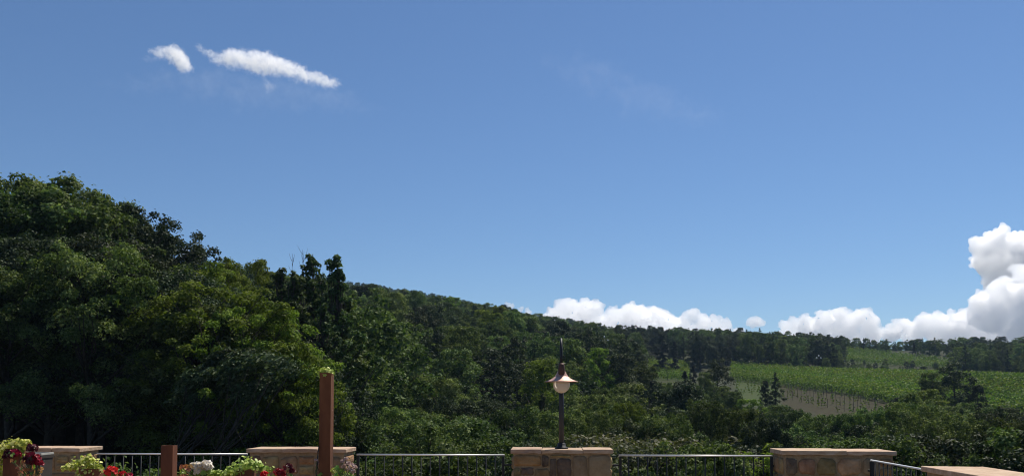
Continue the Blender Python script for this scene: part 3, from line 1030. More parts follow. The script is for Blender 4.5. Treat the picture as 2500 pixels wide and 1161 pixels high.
# bare plot: posts and young vines
pv = {}
V, Fc = tube_geo([(0, 0, -.2), (0, 0, 1.8)], .034, 6)
post_me = mesh_pydata('vineyard_post', V, Fc, M['post'])
posts = []
for k in range(2, 14, 3):
    for q in range(11):
        u = 1925 + q * 21 + rnd.uniform(-3, 3) + (k % 2) * 9
        dk = low_a(u) - 2.75 * k
        if dk < 126 or u > 2150:
            continue
        p = world(u, dk, float(ground(u, dk)))
        posts.append(p)
        o = link('vineyard_post', post_me, None, tuple(p), (R(rnd.uniform(-3, 3)), R(rnd.uniform(-3, 3)), 0), (1, 1, rnd.uniform(.85, 1.1)))
        tag(o, 'thin wooden post standing in the bare brown vineyard plot', 'post', 'posts of the bare vineyard plot')
    us = np.array([1920, 2150])
    a_, b_ = [world(u, low_a(u) - 2.75 * k, float(ground(u, low_a(u) - 2.75 * k)) + 1.05) for u in us]
    V, Fc = tube_geo([a_, (a_ + b_) / 2 - np.array([0, 0, .03]), b_], .012, 3)
    tag(link('trellis_wire', mesh_pydata('trellis_wire', V, Fc, M['iron'])), f'{nth((k + 1) // 3)} thin trellis wire strung across the bare vineyard plot, counted from the vines', 'wire', 'trellis wires of the bare plot')
P, lr, _ = make_crown(401, .9, .32, .1, 8, 60, .16, 'round')
yv = mesh_polys('young_vine', P, M['vine'], lr)
for k in range(1, 13):
    for q in range(40):
        u = 1800 + q * 8.6 + rnd.uniform(-2, 2)
        dk = low_a(u) - 2.75 * k
        if dk < 128 or rnd.random() < (.72 if u > 1915 else .5) or u > 2140:
            continue
        o = link('young_vine', yv, None, tuple(world(u, dk, float(ground(u, dk)))), (0, 0, rnd.uniform(0, 6)), (1, 1, rnd.uniform(.6, 1.2)))
        tag(o, 'small young vine growing in the bare brown plot', 'vine', 'young vines of the bare plot')

# distant three-globe lamps
gl = lathe('globe', [(.001, -.2), (.12, -.16), (.2, 0), (.12, .16), (.001, .2)], M['whiteglass'], 14)
for u, row, D, lab in ((1476, 822, 150, 'distant three-globe lamp among the trees right of the terrace lamp'), (2000, 868, 246, 'distant three-globe lamp at the upper edge of the large vineyard')):
    zt = EYE + (985 - row) / F * D
    g = float(ground(u, D))
    e = empty('globe_lamp', tuple(world(u, D, g)))
    h = zt - g
    V, Fc = tube_geo([(0, 0, -.2), (0, 0, h)], [.09, .05], 8)
    tube_geo([(-.6, 0, h - .75), (0, 0, h - .6), (.6, 0, h - .75)], .03, 6, V, Fc)
    link('pole', mesh_pydata('pole', V, Fc, M['iron'], True), e)
    s_ = D / 200
    for x, z in ((0, h + .1), (-.6, h - .55), (.6, h - .55)):
        link('globe', gl, e, (x, 0, z), scale=(s_, s_, s_))
    tag(e, lab, 'lamp post', 'distant globe lamps')

# ------------------------------------------------------------------ terrace
o = link('terrace_floor', box_mesh('terrace_floor', -16, 3.3, -9, 8.78, -4.2, 0, M['paving'], 0))
tag(o, kind='structure')

PF, PB = 8.15, 8.58                                  # front and back plane of the piers
CAPZ = EYE - .33 * 1.33
rs = random.Random(77)
STM = ['stone', 'stone', 'stone', 'stone_grey', 'stone_dark', 'stone_orange']


def rock_mesh(w, h, depth, mat, seed, rough=.016):
    """A squared rubble stone lying in a wall face: outline of ten corners, slightly domed and uneven."""
    r_ = random.Random(seed)
    n_ = 16
    ring = []
    q_ = [r_.uniform(.06, .24) for _ in range(4)]           # how far each corner is knocked off
    cs = ((1, -1), (1, 1), (-1, 1), (-1, -1))
    m_ = min(w, h)
    for k_ in range(4):
        (ax, az), (bx, bz) = cs[k_], cs[(k_ + 1) % 4]
        ln = h if k_ % 2 == 0 else w
        fa, fb = q_[k_] * m_ / ln, 1 - q_[(k_ + 1) % 4] * m_ / ln
        for f in (fa, fa + (fb - fa) * r_.uniform(.25, .42), fa + (fb - fa) * r_.uniform(.58, .75), fb):
            x, z = ax + (bx - ax) * f, az + (bz - az) * f
            ring.append((x * w / 2 + r_.uniform(-1, 1) * min(rough * .5, w * .04), z * h / 2 + r_.uniform(-1, 1) * min(rough * .5, h * .05)))
    V = [(x, depth * .8, z) for x, z in ring]
    V += [(x, -.004, z) for x, z in ring]
    V += [(x * .90, -.016 + r_.uniform(-.004, .004), z * .88) for x, z in ring]
    V += [(x * .5 + r_.uniform(-.01, .01), -.020 + r_.uniform(-.006, .006), z * .5) for x, z in ring]
    V.append((0, -.021, 0))
    Fc = []
    for q in range(3):
        for i in range(n_):
            j = (i + 1) % n_
            Fc.append((q * n_ + i, q * n_ + j, (q + 1) * n_ + j, (q + 1) * n_ + i))
    for i in range(n_):
        Fc.append((3 * n_ + i, 3 * n_ + (i + 1) % n_, 4 * n_))
    me = mesh_pydata('stone', V, Fc, M[mat])
    me.polygons.foreach_set('use_smooth', [True] * len(me.polygons))
    return me


def lay_face(e, x0, x1, z0, z1, place, seed, skip=()):
    """Rubble courses over a wall face; place(x,z) gives location, rotation."""
    r_ = random.Random(seed)
    z = z1
    while z > z0 + .05:
        hc = r_.uniform(.085, .19)
        hc = min(hc, z - z0)
        x = x0
        while x < x1 - .02:
            w = r_.uniform(.10, .30)
            if x1 - (x + w) < .08:
                w = x1 - x
            split_ = hc > .13 and w < .2 and r_.random() < .35
            for (za, zb) in (((z - hc, z - hc * .5), (z - hc * .5, z)) if split_ else ((z - hc, z),)):
                cx_, cz_ = x + w / 2, (za + zb) / 2
                if any(a - w * .35 < cx_ < b + w * .35 and c - .03 < cz_ < d_ + .03 for a, b, c, d_ in skip):
                    continue
                gap = r_.uniform(.010, .024)
                loc, rot = place(cx_, cz_)
                link('stone', rock_mesh(max(.05, w - gap), max(.04, zb - za - gap), .03, r_.choice(STM), r_.randrange(10 ** 6)), e, loc, rot)
            x += w
        z -= hc


def slab_mesh(x0, x1, y0, y1, z0, z1, seed):
    """Hewn coping slab with a slightly wavering edge."""
    r_ = random.Random(seed)
    bm = bmesh.new()
    nx = max(2, int((x1 - x0) / .06))
    vs = []
    for i in range(nx + 1):
        x = x0 + (x1 - x0) * i / nx
        w = lambda a: r_.uniform(-a, a)
        vs.append([bm.verts.new((x, y0 + w(.004), z0 + w(.004))), bm.verts.new((x, y0 + w(.004), z1 + w(.0015))), bm.verts.new((x, y1 + w(.004), z1 + w(.0015))), bm.verts.new((x, y1 + w(.004), z0 + w(.004)))])
    for i in range(nx):
        for k_ in range(4):
            j = (k_ + 1) % 4
            bm.faces.new((vs[i][k_], vs[i + 1][k_], vs[i + 1][j], vs[i][j]))
    bm.faces.new(vs[0])
    bm.faces.new(vs[-1][::-1])
    bmesh.ops.recalc_face_normals(bm, faces=bm.faces)
    sharp = [e_ for e_ in bm.edges if len(e_.link_faces) == 2 and e_.calc_face_angle(0) > .8]
    bmesh.ops.bevel(bm, geom=sharp, offset=.005, segments=2, affect='EDGES', profile=.5)
    return bm_mesh('coping_slab', bm, M['coping'])


def pier(x0, x1, y0, y1, label, seed, slabs=3, skip=(), hand=(), right=True, left=True):
    over, th = .028, .038
    e = empty('stone_pier', ((x0 + x1) / 2, (y0 + y1) / 2, 0))
    cx_, cy_ = (x0 + x1) / 2, (y0 + y1) / 2
    bx0, bx1, by0, by1 = x0 + over - cx_, x1 - over - cx_, y0 + over - cy_, y1 - over - cy_
    zt = CAPZ - th
    link('core', box_mesh('core', bx0, bx1, by0, by1, 0, zt, M['mortar'], .006), e)
    zs = zt - .028
    lay_face(e, bx0 + .008, bx1 - .008, .02, zs, lambda x, z: ((x, by0, z), (0, 0, 0)), seed, skip)
    if right:
        lay_face(e, by0 + .03, by1 - .01, .02, zs, lambda y, z: ((bx1, y, z), (0, 0, math.pi / 2)), seed + 1)
    if left:
        lay_face(e, -by1 + .01, -by0 - .03, .02, zs, lambda y, z: ((bx0, -y, z), (0, 0, -math.pi / 2)), seed + 2)
    for (xa, xb, za, zb, mt) in hand:
        link('stone', rock_mesh(xb - xa, zb - za, .03, mt, seed + int(xa * 1000) % 977, .010), e, ((xa + xb) / 2, by0, (za + zb) / 2))
    r_ = random.Random(seed + 5)
    cuts = [x0 - cx_] + sorted((x0 - cx_) + (x1 - x0) * ((i + r_.uniform(-.15, .15)) / slabs) for i in range(1, slabs)) + [x1 - cx_]
    for i in range(slabs):
        dz = r_.uniform(-.004, .004)
        dy = r_.uniform(-.006, .006)
        link('coping_slab', slab_mesh(cuts[i] + .0015, cuts[i + 1] - .0015, y0 - cy_ + dy, y1 - cy_ + r_.uniform(-.006, .006), zt, CAPZ + dz, seed + 20 + i), e)
    tag(e, label, 'pier', 'stone piers of the terrace railing')
    return e


def xat(u, Y):
    return at_y(u, 985, Y).x


pier(xat(-62, PF), xat(197, PF), PF, PB, 'stone pier at the left edge behind the red and ivy planters', 500, 4)
pier(xat(602, PF), xat(846, PF), PF, PB, 'stone pier standing behind the tall rust steel column', 520, 3)
hand = []
p3x0, p3x1 = xat(1246, PF), xat(1497, PF)
c3 = (p3x0 + p3x1) / 2
for ua, ub, ra, rb, mt in ((1255, 1320, 1111, 1136, 'stone_orange'), (1323, 1339, 1111, 1138, 'stone_dark'), (1343, 1358, 1119, 1168, 'stone_dark'), (1360, 1394, 1117, 1168, 'stone_dark'),
                           (1344, 1393, 1110, 1114, 'stone'), (1399, 1433, 1112, 1172, 'stone_grey'), (1437, 1490, 1110, 1172, 'stone_grey'), (1273, 1302, 1140, 1158, 'stone_dark'),
                           (1306, 1341, 1143, 1170, 'stone'), (1255, 1271, 1141, 1168, 'stone'), (1275, 1302, 1161, 1175, 'stone')):
    a_, b_ = at_y(ua, rb, PF + .03), at_y(ub, ra, PF + .03)
    hand.append((a_.x - c3, b_.x - c3, a_.z, b_.z, mt))
pier(p3x0, p3x1, PF, PB, 'stone pier that carries the copper lamp', 540, 3, skip=[(-2, 2, at_y(1370, 1174, PF).z, 3)], hand=hand)
p4x0, p4x1 = xat(1908, 8.03), xat(2188, 8.03)
pier(p4x0, p4x1, 8.03, 8.50, 'widest stone pier, at the corner where the railing turns', 560, 2)
p5x0, p5x1 = xat(2244, 6.12), xat(2397, 6.12)
pier(p5x0, p5x1, 5.24, 6.12, 'nearest stone pier, cut off by the edge of view at the right', 580, 2)

# railings
RZ = EYE - .372 * 1.33


def railing(p0, p1, label, posts=(True, True)):
    p0, p1 = Vector(p0), Vector(p1)
    ln = (p1 - p0).length
    e = empty('railing', ((p0.x + p1.x) / 2, (p0.y + p1.y) / 2, 0), math.atan2(p1.y - p0.y, p1.x - p0.x))
    h = ln / 2
    V, Fc = tube_geo([(-h, 0, RZ - .010), (0, 0, RZ - .010), (h, 0, RZ - .010)], .0082, 16)
    link('handrail', mesh_pydata('handrail', V, Fc, M['steel'], True), e)
    link('bottom_rail', box_mesh('bottom_rail', -h, h, -.012, .012, .10, .125, M['iron'], .002), e)
    bme = None
    n_ = max(2, round(ln / .093))
    V, Fc = tube_geo([(0, 0, .126), (0, 0, RZ - .021)], .0058, 8)
    bme = mesh_pydata('baluster', V, Fc, M['iron'], True)
    for i in range(1, n_):
        link('baluster', bme, e, (-h + ln * i / n_, 0, 0))
    for sgn in (-1, 1):
        link('end_post', box_mesh('end_post', -.012, .012, -.016, .016, 0, RZ - .021, M['iron'], .002), e, (sgn * (h - .014), 0, 0))
        link('wall_bracket', box_mesh('wall_bracket', 0, .07, -.008, .008, RZ - .115, RZ - .098, M['iron'], .001), e, (sgn * (h - .002), 0, 0), (0, 0, 0 if sgn > 0 else math.pi))
    tag(e, label, 'railing', 'railings between the stone piers')


YR = 8.36
railing((xat(240, YR), YR, 0), (xat(606, YR), YR, 0), 'leftmost railing, passing behind the rust steel stub post')
railing((xat(872, YR), YR, 0), (xat(1232, YR), YR, 0), 'railing between the rust column and the lamp pier')
railing((xat(1510, YR), YR, 0), (xat(1885, YR), YR, 0), 'railing between the lamp pier and the corner pier')
xr = (p5x0 + p5x1) / 2 - .01
railing((xat(2133, 7.66), 7.75, 0), (xat(2133, 7.66) + .005, 6.16, 0), 'short railing coming forward from the corner pier to the nearest pier')

# ------------------------------------------------------------------ lamp on the pier
YL = 8.37
lx = at_y(1370.5, 985, YL).x
bz = CAPZ
lamp = empty('pier_lamp', (lx, YL, bz))
k_ = YL / F
pt = lambda row: (985 - row) * k_ + EYE - bz           # height above the coping for a photograph row
link('base_plate', lathe('base_plate', [(.001, .0), (.066, .0), (.066, .012), (.045, .016), (.038, .05), (.034, .055), (.001, .056)], M['iron'], 32), lamp)
V, Fc = tube_geo([(0, 0, .02), (0, 0, pt(905))], .026, 20)
tube_geo([(0, 0, pt(905)), (0, 0, pt(893)), (0, 0, pt(838))], [.026, .0145, .0135], 16, V, Fc)
link('pole', mesh_pydata('pole', V, Fc, M['polegrey'], True), lamp)
arm_y = -.20
sx = (at_y(1371, 985, YL + arm_y).x - lx)
V, Fc = tube_geo([(0, 0, pt(842)), (0, -.01, pt(832)), (0, -.05, pt(828)), (0, -.10, pt(831)), (0, -.15, pt(842)), (sx * .5, -.19, pt(868)), (sx, arm_y, pt(888))],
                 [.0135, .0135, .012, .012, .012, .013, .014], 12)
link('swan_neck', mesh_pydata('swan_neck', V, Fc, M['iron'], True), lamp)
V, Fc = tube_geo([(.012 + .03 * math.sin(a) * (1 - a / 9), -.02, pt(874) + .028 * math.cos(a) * (1 - a / 9)) for a in np.linspace(0, 6.5, 18)], .004, 6)
link('scroll', mesh_pydata('scroll', V, Fc, M['iron'], True), lamp)
V, Fc = tube_geo([(.055, -.01, pt(888)), (.02, -.01, pt(886)), (-.02, -.01, pt(886)), (-.055, -.01, pt(889))], .005, 6)
link('cross_clip', mesh_pydata('cross_clip', V, Fc, M['iron'], True), lamp)
kz = (YL + arm_y) / F
q = lambda row: (985 - row) * kz + EYE - bz
rr_ = lambda px: px * kz
sh = link('shade', lathe('shade', [(rr_(9), q(905)), (rr_(12), q(911)), (rr_(16), q(917)), (rr_(17), q(919)), (rr_(18.5), q(919.3)), (rr_(22), q(922.5)), (rr_(29), q(926.5)), (rr_(36), q(929)), (rr_(41), q(930.3)),
                                   (rr_(41), q(931.2)), (rr_(36), q(930.2)), (rr_(29), q(928)), (rr_(20), q(923)), (rr_(10), q(914))], M['copper'], 48), lamp, (sx, arm_y, 0))
link('neck_cap', lathe('neck_cap', [(.001, q(886)), (rr_(5), q(886.5)), (rr_(7.2), q(890)), (rr_(8), q(900)), (rr_(8.2), q(916)), (rr_(6), q(922)), (rr_(2.5), q(926)), (.001, q(927))], M['copperdark'], 28), lamp, (sx, arm_y - .028, 0))
R0 = rr_(20.5)
prof = [(R0 * math.cos(a), q(938) + R0 * math.sin(a)) for a in np.linspace(-math.pi / 2 + .02, .45, 22)]
link('globe', lathe('globe', prof, M['opal'], 40), lamp, (sx, arm_y, 0))
tag(lamp, 'dark lamp post with copper shade and opal globe on the stone pier', 'lamp')

# ------------------------------------------------------------------ corten columns
YC = 6.0


def column(u0, u1, row, Y, dep, label, planted=True):
    a_ = at_y(u0, row, Y)
    w = xat(u1, Y) - a_.x
    top = a_.z
    e = empty('steel_column', (a_.x + w / 2, Y + dep / 2, 0))
    bm = bmesh.new()
    t = .006
    o_ = [(-w / 2, -dep / 2), (w / 2, -dep / 2), (w / 2, dep / 2), (-w / 2, dep / 2)]
    i_ = [(-w / 2 + t, -dep / 2 + t), (w / 2 - t, -dep / 2 + t), (w / 2 - t, dep / 2 - t), (-w / 2 + t, dep / 2 - t)]
    r = [[bm.verts.new((x, y, z)) for x, y in pp] for pp, z in ((o_, 0), (o_, top), (i_, top), (i_, top - .05))]
    for q_ in range(3):
        for i in range(4):
            j = (i + 1) % 4
            bm.faces.new((r[q_][i], r[q_][j], r[q_ + 1][j], r[q_ + 1][i]))
    link('shell', bm_mesh('shell', bm, M['rust']), e)
    link('soil' if planted else 'cap_plate', box_mesh('fill', -w / 2 + t + .001, w / 2 - t - .001, -dep / 2 + t + .001, dep / 2 - t - .001, top - .12, top - (.012 if planted else .004), M['soil'] if planted else M['rust']), e)
    tag(e, label, 'planter column', 'rust steel planter columns')
    return top


column(8, 50, 1094, YC, .085, 'rust steel column at the left edge topped by yellow ivy and crimson flowers')
column(192, 243, 1143, YC, .085, 'low rust steel column hidden under a mound of yellow-green ivy')
column(393, 424, 1086.5, YC, .075, 'short bare rust steel stub post in front of the leftmost railing', False)
column(575, 618, 1144, YC, .085, 'low rust steel column draped with the long band of ivy')
column(780.5, 807.5, 909, YC, .08, 'tall rust steel column with a tuft of ivy on its top')
column(252, 300, 1172, YC - .1, .085, 'low rust steel column under the scarlet geranium')
column(455, 515, 1170, YC - .1, .085, 'low rust steel column under the white geranium')
column(650, 705, 1172, YC - .1, .085, 'low rust steel column under the dark red geranium')
column(815, 862, 1172, YC - .1, .085, 'low rust steel column under the dusty pink flowers')
column(62, 100, 1172, YC - .25, .085, 'low rust steel column under the crimson geranium with russet leaves')

# pale square planter
a_ = at_y(50, 1109, 6.35)
w = xat(104, 6.35) - a_.x
e = empty('planter_box', (a_.x + w / 2, 6.35 + w / 2, 0))
bm = bmesh.new()
rings = []
for s_, z in ((w * .42, .55), (w * .47, a_.z - .03), (w * .47, a_.z - .028), (w * .5, a_.z - .028), (w * .5, a_.z), (w * .45, a_.z), (w * .43, a_.z - .06)):
    rings.append([bm.verts.new(v) for v in ((-s_, -s_, z), (s_, -s_, z), (s_, s_, z), (-s_, s_, z))])
for r0_, r1_ in zip(rings, rings[1:]):
    for i in range(4):
        j = (i + 1) % 4
        bm.faces.new((r0_[i], r0_[j], r1_[j], r1_[i]))
bm.faces.new(rings[0][::-1])
link('pot', bm_mesh('pot', bm, M['potbrown']), e)
for x0_, x1_, y0_, y1_ in ((-.505, .505, -.505, -.455), (-.505, .505, .455, .505), (-.505, -.455, -.453, .453), (.455, .505, -.453, .453)):
    link('rim', box_mesh('rim', x0_ * w, x1_ * w, y0_ * w, y1_ * w, a_.z - .004, a_.z + .012, M['zinc'], .002), e)
link('corner_edge', box_mesh('corner_edge', .470 * w, .492 * w, -.492 * w, -.470 * w, .6, a_.z - .03, M['zinc'], .001), e)
link('soil', box_mesh('soil', -w * .43, w * .43, -w * .43, w * .43, a_.z - .10, a_.z - .05, M['soil']), e)
link('stand', box_mesh('stand', -w * .38, w * .38, -w * .38, w * .38, 0, .548, M['rust']), e)
tag(e, 'pale square planter with a rim, half hidden by the crimson geranium', 'planter')

# ------------------------------------------------------------------ plants
def lobed(n_lobes, depth_, fold=.12):
    """Outline of a small lobed leaf in its own plane, petiole at the origin."""
    pts = []
    n_ = n_lobes * 2 + 1
    for i in range(n_):
        a = -math.pi * .82 + 2 * math.pi * .82 * i / (n_ - 1)
        r_ = .5 * (1 if i % 2 == 0 else 1 - depth_)
        pts.append((math.sin(a) * r_, .32 + math.cos(a) * r_, 0))
    pts.append((0, .05, 0))
    return np.array(pts)


def scatter_leaves(rng, pos, nrm, size, shape):
    N = len(pos)
    rv = rng.normal(size=(N, 3)) * .7 + np.array([0, -.3, -.6])
    t = rv - nrm * (rv * nrm).sum(1, keepdims=True)
    t /= np.linalg.norm(t, axis=1, keepdims=True) + 1e-9
    b = np.cross(nrm, t)
    s = (size * rng.uniform(.6, 1.25, N))[:, None, None]
    dome = -(shape[:, 0] ** 2) * .5
    return pos[:, None, :] + s * (b[:, None, :] * shape[None, :, 0, None] + t[:, None, :] * shape[None, :, 1, None] + nrm[:, None, :] * dome[None, :, None])


IVY = lobed(5, .38)
GER = lobed(7, .14)


def px_pts(path, Y):
    return [at_y(u, r, Y + (yy if len(rest_) else 0)) for (u, r, *rest_) in path for yy in [rest_[0] if rest_ else 0]]


def ivy(path, n_, label, seed, spread=.03, size=.026, Y=YC, group='yellow-green variegated ivy plants', root=None):
    """path: photograph columns and rows along the trailing stems."""
    rg = np.random.default_rng(seed)
    n_ = int(n_ * 1.7)
    root = root or path[len(path) // 2]
    base = at_y(root[0], root[1], Y + .03)
    e = empty('ivy_plant', tuple(base))
    pts = np.array([tuple(at_y(u, r, Y + .03) - base) for u, r, *_ in path])
    wid = np.array([(q_[2] if len(q_) > 2 else 1.0) for q_ in path])
    f = rg.uniform(0, len(path) - 1, n_)
    i = np.arange(len(path))
    c = np.stack([np.interp(f, i, pts[:, k]) for k in range(3)], 1)
    wv = np.interp(f, i, wid)
    off = rg.normal(size=(n_, 3)) * spread * wv[:, None] * np.array([.9, 1.1, .85])
    pos = c + off
    nrm = off / (np.linalg.norm(off, axis=1, keepdims=True) + 1e-6) * .6 + np.array([.1, -.5, .55]) + rg.normal(size=(n_, 3)) * .35
    nrm /= np.linalg.norm(nrm, axis=1, keepdims=True)
    o = link('foliage', mesh_polys('ivy_foliage', scatter_leaves(rg, pos, nrm, size, IVY), M['ivy'], rg.uniform(0, 1, n_)), e)
    tag(o, kind='stuff')
    V, Fc = [], []
    for s_ in range(4):
        jit = [Vector(rg.normal(size=3) * spread * .6) for _ in pts]
        tube_geo([Vector(p_) + j_ for p_, j_ in zip(pts, jit)], .0016, 5, V, Fc)
    o = link('stem', mesh_pydata('ivy_stem', V, Fc, M['stem']), e)
    tag(o, kind='stuff')
    tag(e, label, 'ivy', group)


ivy([(-20, 1108, 1), (0, 1096, 1.2), (20, 1086, 1.1), (42, 1080, 1), (56, 1084, .8), (70, 1079, .4)], 330, 'yellow-green ivy arching over the leftmost rust column', 601, .026, root=(30, 1094))
ivy([(2, 1120, .8), (-4, 1140, .8), (2, 1160, .6)], 60, 'thin trailing ivy strand down the left edge of the leftmost column', 602, .016)
ivy([(52, 1090, .6), (54, 1100, .6), (55, 1110, .5), (53, 1120, .5), (45, 1128, .6)], 45, 'short ivy strand hanging between the crimson flower heads', 603, .014, root=(50, 1094))
ivy([(155, 1139, .35), (172, 1138, .7), (190, 1130, .9), (208, 1122, .8), (219, 1114, .5), (216, 1128, 1.1), (232, 1132, .9), (243, 1140, .6), (225, 1146, 1.1), (200, 1150, 1.1), (195, 1162, 1)], 330, 'mound of yellow-green ivy in front of the first pier', 604, .022, root=(215, 1143))
ivy([(508, 1152, .6), (530, 1155, .5), (545, 1158, .7), (560, 1148, 1.0), (578, 1140, 1.2), (598, 1130, 1.2), (612, 1130, 1.1), (625, 1136, .9), (640, 1140, .6), (660, 1146, .6)], 420, 'long band of yellow-green ivy draped beside the second pier', 605, .022, root=(595, 1144))
ivy([(560, 1158, 1), (585, 1150, 1.2), (600, 1144, .8)], 120, 'lower tuft of ivy hanging over the low rust column', 606, .022)
ivy([(782, 905, .7), (790, 906, 1), (800, 905, 1), (808, 906, .9)], 90, 'tuft of pale ivy on top of the tall rust column', 607, .013, size=.032, root=(795, 909))
ivy([(812, 1144, .7), (822, 1148, .8), (835, 1156, 1), (852, 1160, .8)], 75, 'pale green ivy at the foot of the dusty pink flowers', 608, .016)

FLORET = []
for i in range(5):
    a = 2 * math.pi * i / 5
    c, s_ = math.cos(a), math.sin(a)
    px_ = lambda r_, w_: (c * r_ - s_ * w_, s_ * r_ + c * w_)
    FLORET.append([(*px_(.04, 0), 0), (*px_(.32, -.26), .08), (*px_(.56, 0), .16), (*px_(.32, .26), .08)])
FLORET = np.array(FLORET)                              # 5 petals, 4 corners


def head_mesh(name, seed, rad, n_, mat, size):
    rg = np.random.default_rng(seed)
    dr = rg.normal(size=(n_, 3))
    dr /= np.linalg.norm(dr, axis=1, keepdims=True)
    dr[:, 2] = np.where(dr[:, 2] < -.45, -dr[:, 2], dr[:, 2])
    pos = dr * rad * rg.uniform(.72, 1.05, n_)[:, None] * np.array([1, 1, .82])
    nrm = dr + rg.normal(size=(n_, 3)) * .35
    nrm /= np.linalg.norm(nrm, axis=1, keepdims=True)
    rv = rg.normal(size=(n_, 3))
    t = np.cross(nrm, rv)
    t /= np.linalg.norm(t, axis=1, keepdims=True)
    b = np.cross(nrm, t)
    s_ = size * rg.uniform(.8, 1.2, n_)
    Q = pos[:, None, None, :] + s_[:, None, None, None] * (t[:, None, None, :] * FLORET[None, :, :, 0:1] + b[:, None, None, :] * FLORET[None, :, :, 1:2] + nrm[:, None, None, :] * FLORET[None, :, :, 2:3])
    return mesh_polys(name, Q.reshape(-1, 4, 3), M[mat], np.clip(np.repeat(rg.uniform(0, 1, n_), 5) + rg.uniform(-.15, .15, n_ * 5), 0, 1))


leaf_me = {}


def one_leaf(kind):
    if kind not in leaf_me:
        sp = GER
        V = [(x, y, -(x * x) * .6 + .05 * math.sin(i * 2.2)) for i, (x, y, _) in enumerate(sp)] + [(0, .3, .03)]
        n_ = len(sp)
        leaf_me[kind] = [mesh_pydata(kind + '_leaf', V, [(i, (i + 1) % n_, n_) for i in range(n_)], M[kind])]
        me = leaf_me[kind][0]
        a = me.attributes.new('lr', 'FLOAT', 'FACE')
        a.data.foreach_set('value', np.full(len(me.polygons), .5, dtype=np.float32))
    return leaf_me[kind][0]


def geranium(root, heads, leaves, label, seed, Y=YC - .06, group=None, fsize=.030, nflo=46, name='geranium'):
    """heads: (column, row, radius px, petal material); leaves: (column, row, size px, material)."""
    r_ = random.Random(seed)
    base = at_y(root[0], root[1], Y + .03)
    e = empty(name, tuple(base))
    V, Fc = [], []
    for i, (u, row, rp, mt) in enumerate(heads):
        yy = Y + r_.uniform(-.03, .04)
        c = at_y(u, row, yy) - base
        rad = rp * Y / F
        link('flower_head', head_mesh('flower_head', seed + i, rad * .86, int(nflo * max(.5, (rp / 17) ** 1.3)), mt, fsize), e, tuple(c))
        tube_geo([Vector((r_.uniform(-.02, .02), 0, -.01)), Vector(c) * .5 + Vector((r_.uniform(-.02, .02), .01, 0)), Vector(c) - Vector((0, 0, rad * .4))], .0028, 6, V, Fc)
    for (u, row, sp, mt) in leaves:
        c = at_y(u, row, Y + r_.uniform(-.05, .03)) - base
        s_ = sp * Y / F
        o = link('leaf', one_leaf(mt), e, tuple(c), (R(r_.uniform(35, 95)), R(r_.uniform(-40, 40)), R(r_.uniform(-70, 70))), (s_, s_, s_))
        tube_geo([Vector((r_.uniform(-.02, .02), .01, -.01)), Vector(c)], .0018, 5, V, Fc)
    o = link('stem', mesh_pydata('stem', V, Fc, M['stem'], True), e)
    tag(o, kind='stuff')
    tag(e, label, 'flowering plant', group or 'geraniums along the terrace')


def many(u0, u1, r0_, r1_, n_, s0, s1, mats, seed):
    q_ = random.Random(seed)
    return [(q_.uniform(u0, u1), q_.uniform(r0_, r1_), q_.uniform(s0, s1), q_.choice(mats)) for _ in range(n_)]


geranium((30, 1096), [(36, 1103, 12, 'crimson'), (44, 1108, 8, 'crimson'), (18, 1106, 9, 'maroon'), (26, 1112, 8, 'maroon'), (12, 1114, 5, 'maroon')],
         many(8, 45, 1108, 1118, 4, 8, 12, ['gerleaf'], 3), 'crimson and maroon geranium spilling over the leftmost rust column', 701, Y=YC - .05, fsize=.024)
geranium((80, 1172), [(78, 1093, 15, 'maroon'), (73, 1096, 9, 'maroon'), (76, 1109, 11, 'crimson'), (92, 1122, 11, 'crimson'), (88, 1115, 9, 'crimson'), (98, 1131, 8, 'crimson'), (62, 1118, 5, 'maroon'), (84, 1128, 8, 'crimson'), (70, 1128, 7, 'maroon')],
         [(97, 1147, 16, 'autleaf')] + many(25, 60, 1126, 1136, 6, 8, 13, ['gerleaf', 'autleaf'], 4) + many(40, 100, 1138, 1165, 34, 8, 14, ['autleaf', 'autleaf', 'gerleaf'], 5),
         'crimson geranium with russet and yellowing leaves in front of the pale planter', 702, Y=YC - .22, fsize=.024)
geranium((276, 1172), [(271, 1150, 16, 'red'), (264, 1152, 9, 'red'), (300, 1160, 12, 'red'), (314, 1161, 9, 'crimson')], many(255, 320, 1160, 1172, 10, 12, 18, ['gerleaf'], 6),
         'scarlet geranium in front of the leftmost railing', 703, Y=YC - .08, fsize=.03)
geranium((485, 1170), [(475, 1136, 8, 'white'), (488, 1138, 9, 'white'), (503, 1134, 12, 'white'), (487, 1149, 12, 'white'), (499, 1144, 10, 'white'), (510, 1138, 7, 'white')],
         many(443, 470, 1139, 1152, 9, 10, 16, ['autleaf'], 7) + many(436, 465, 1152, 1168, 8, 12, 18, ['gerleaf', 'autleaf'], 8) + [(506, 1154, 17, 'gerleaf'), (514, 1151, 14, 'gerleaf'), (498, 1158, 16, 'gerleaf'), (480, 1160, 16, 'gerleaf'), (470, 1159, 14, 'gerleaf')],
         'white geranium with russet leaves beside the rust steel stub post', 704, Y=YC - .08, fsize=.040)
geranium((680, 1172), [(646, 1158, 10, 'red'), (683, 1153, 15, 'crimson'), (688, 1158, 9, 'crimson'), (704, 1140, 12, 'maroon'), (713, 1148, 6, 'maroon')], many(640, 720, 1160, 1172, 8, 12, 16, ['gerleaf'], 9),
         'dark red geranium with one scarlet head in front of the second pier', 705, Y=YC - .08, fsize=.026)
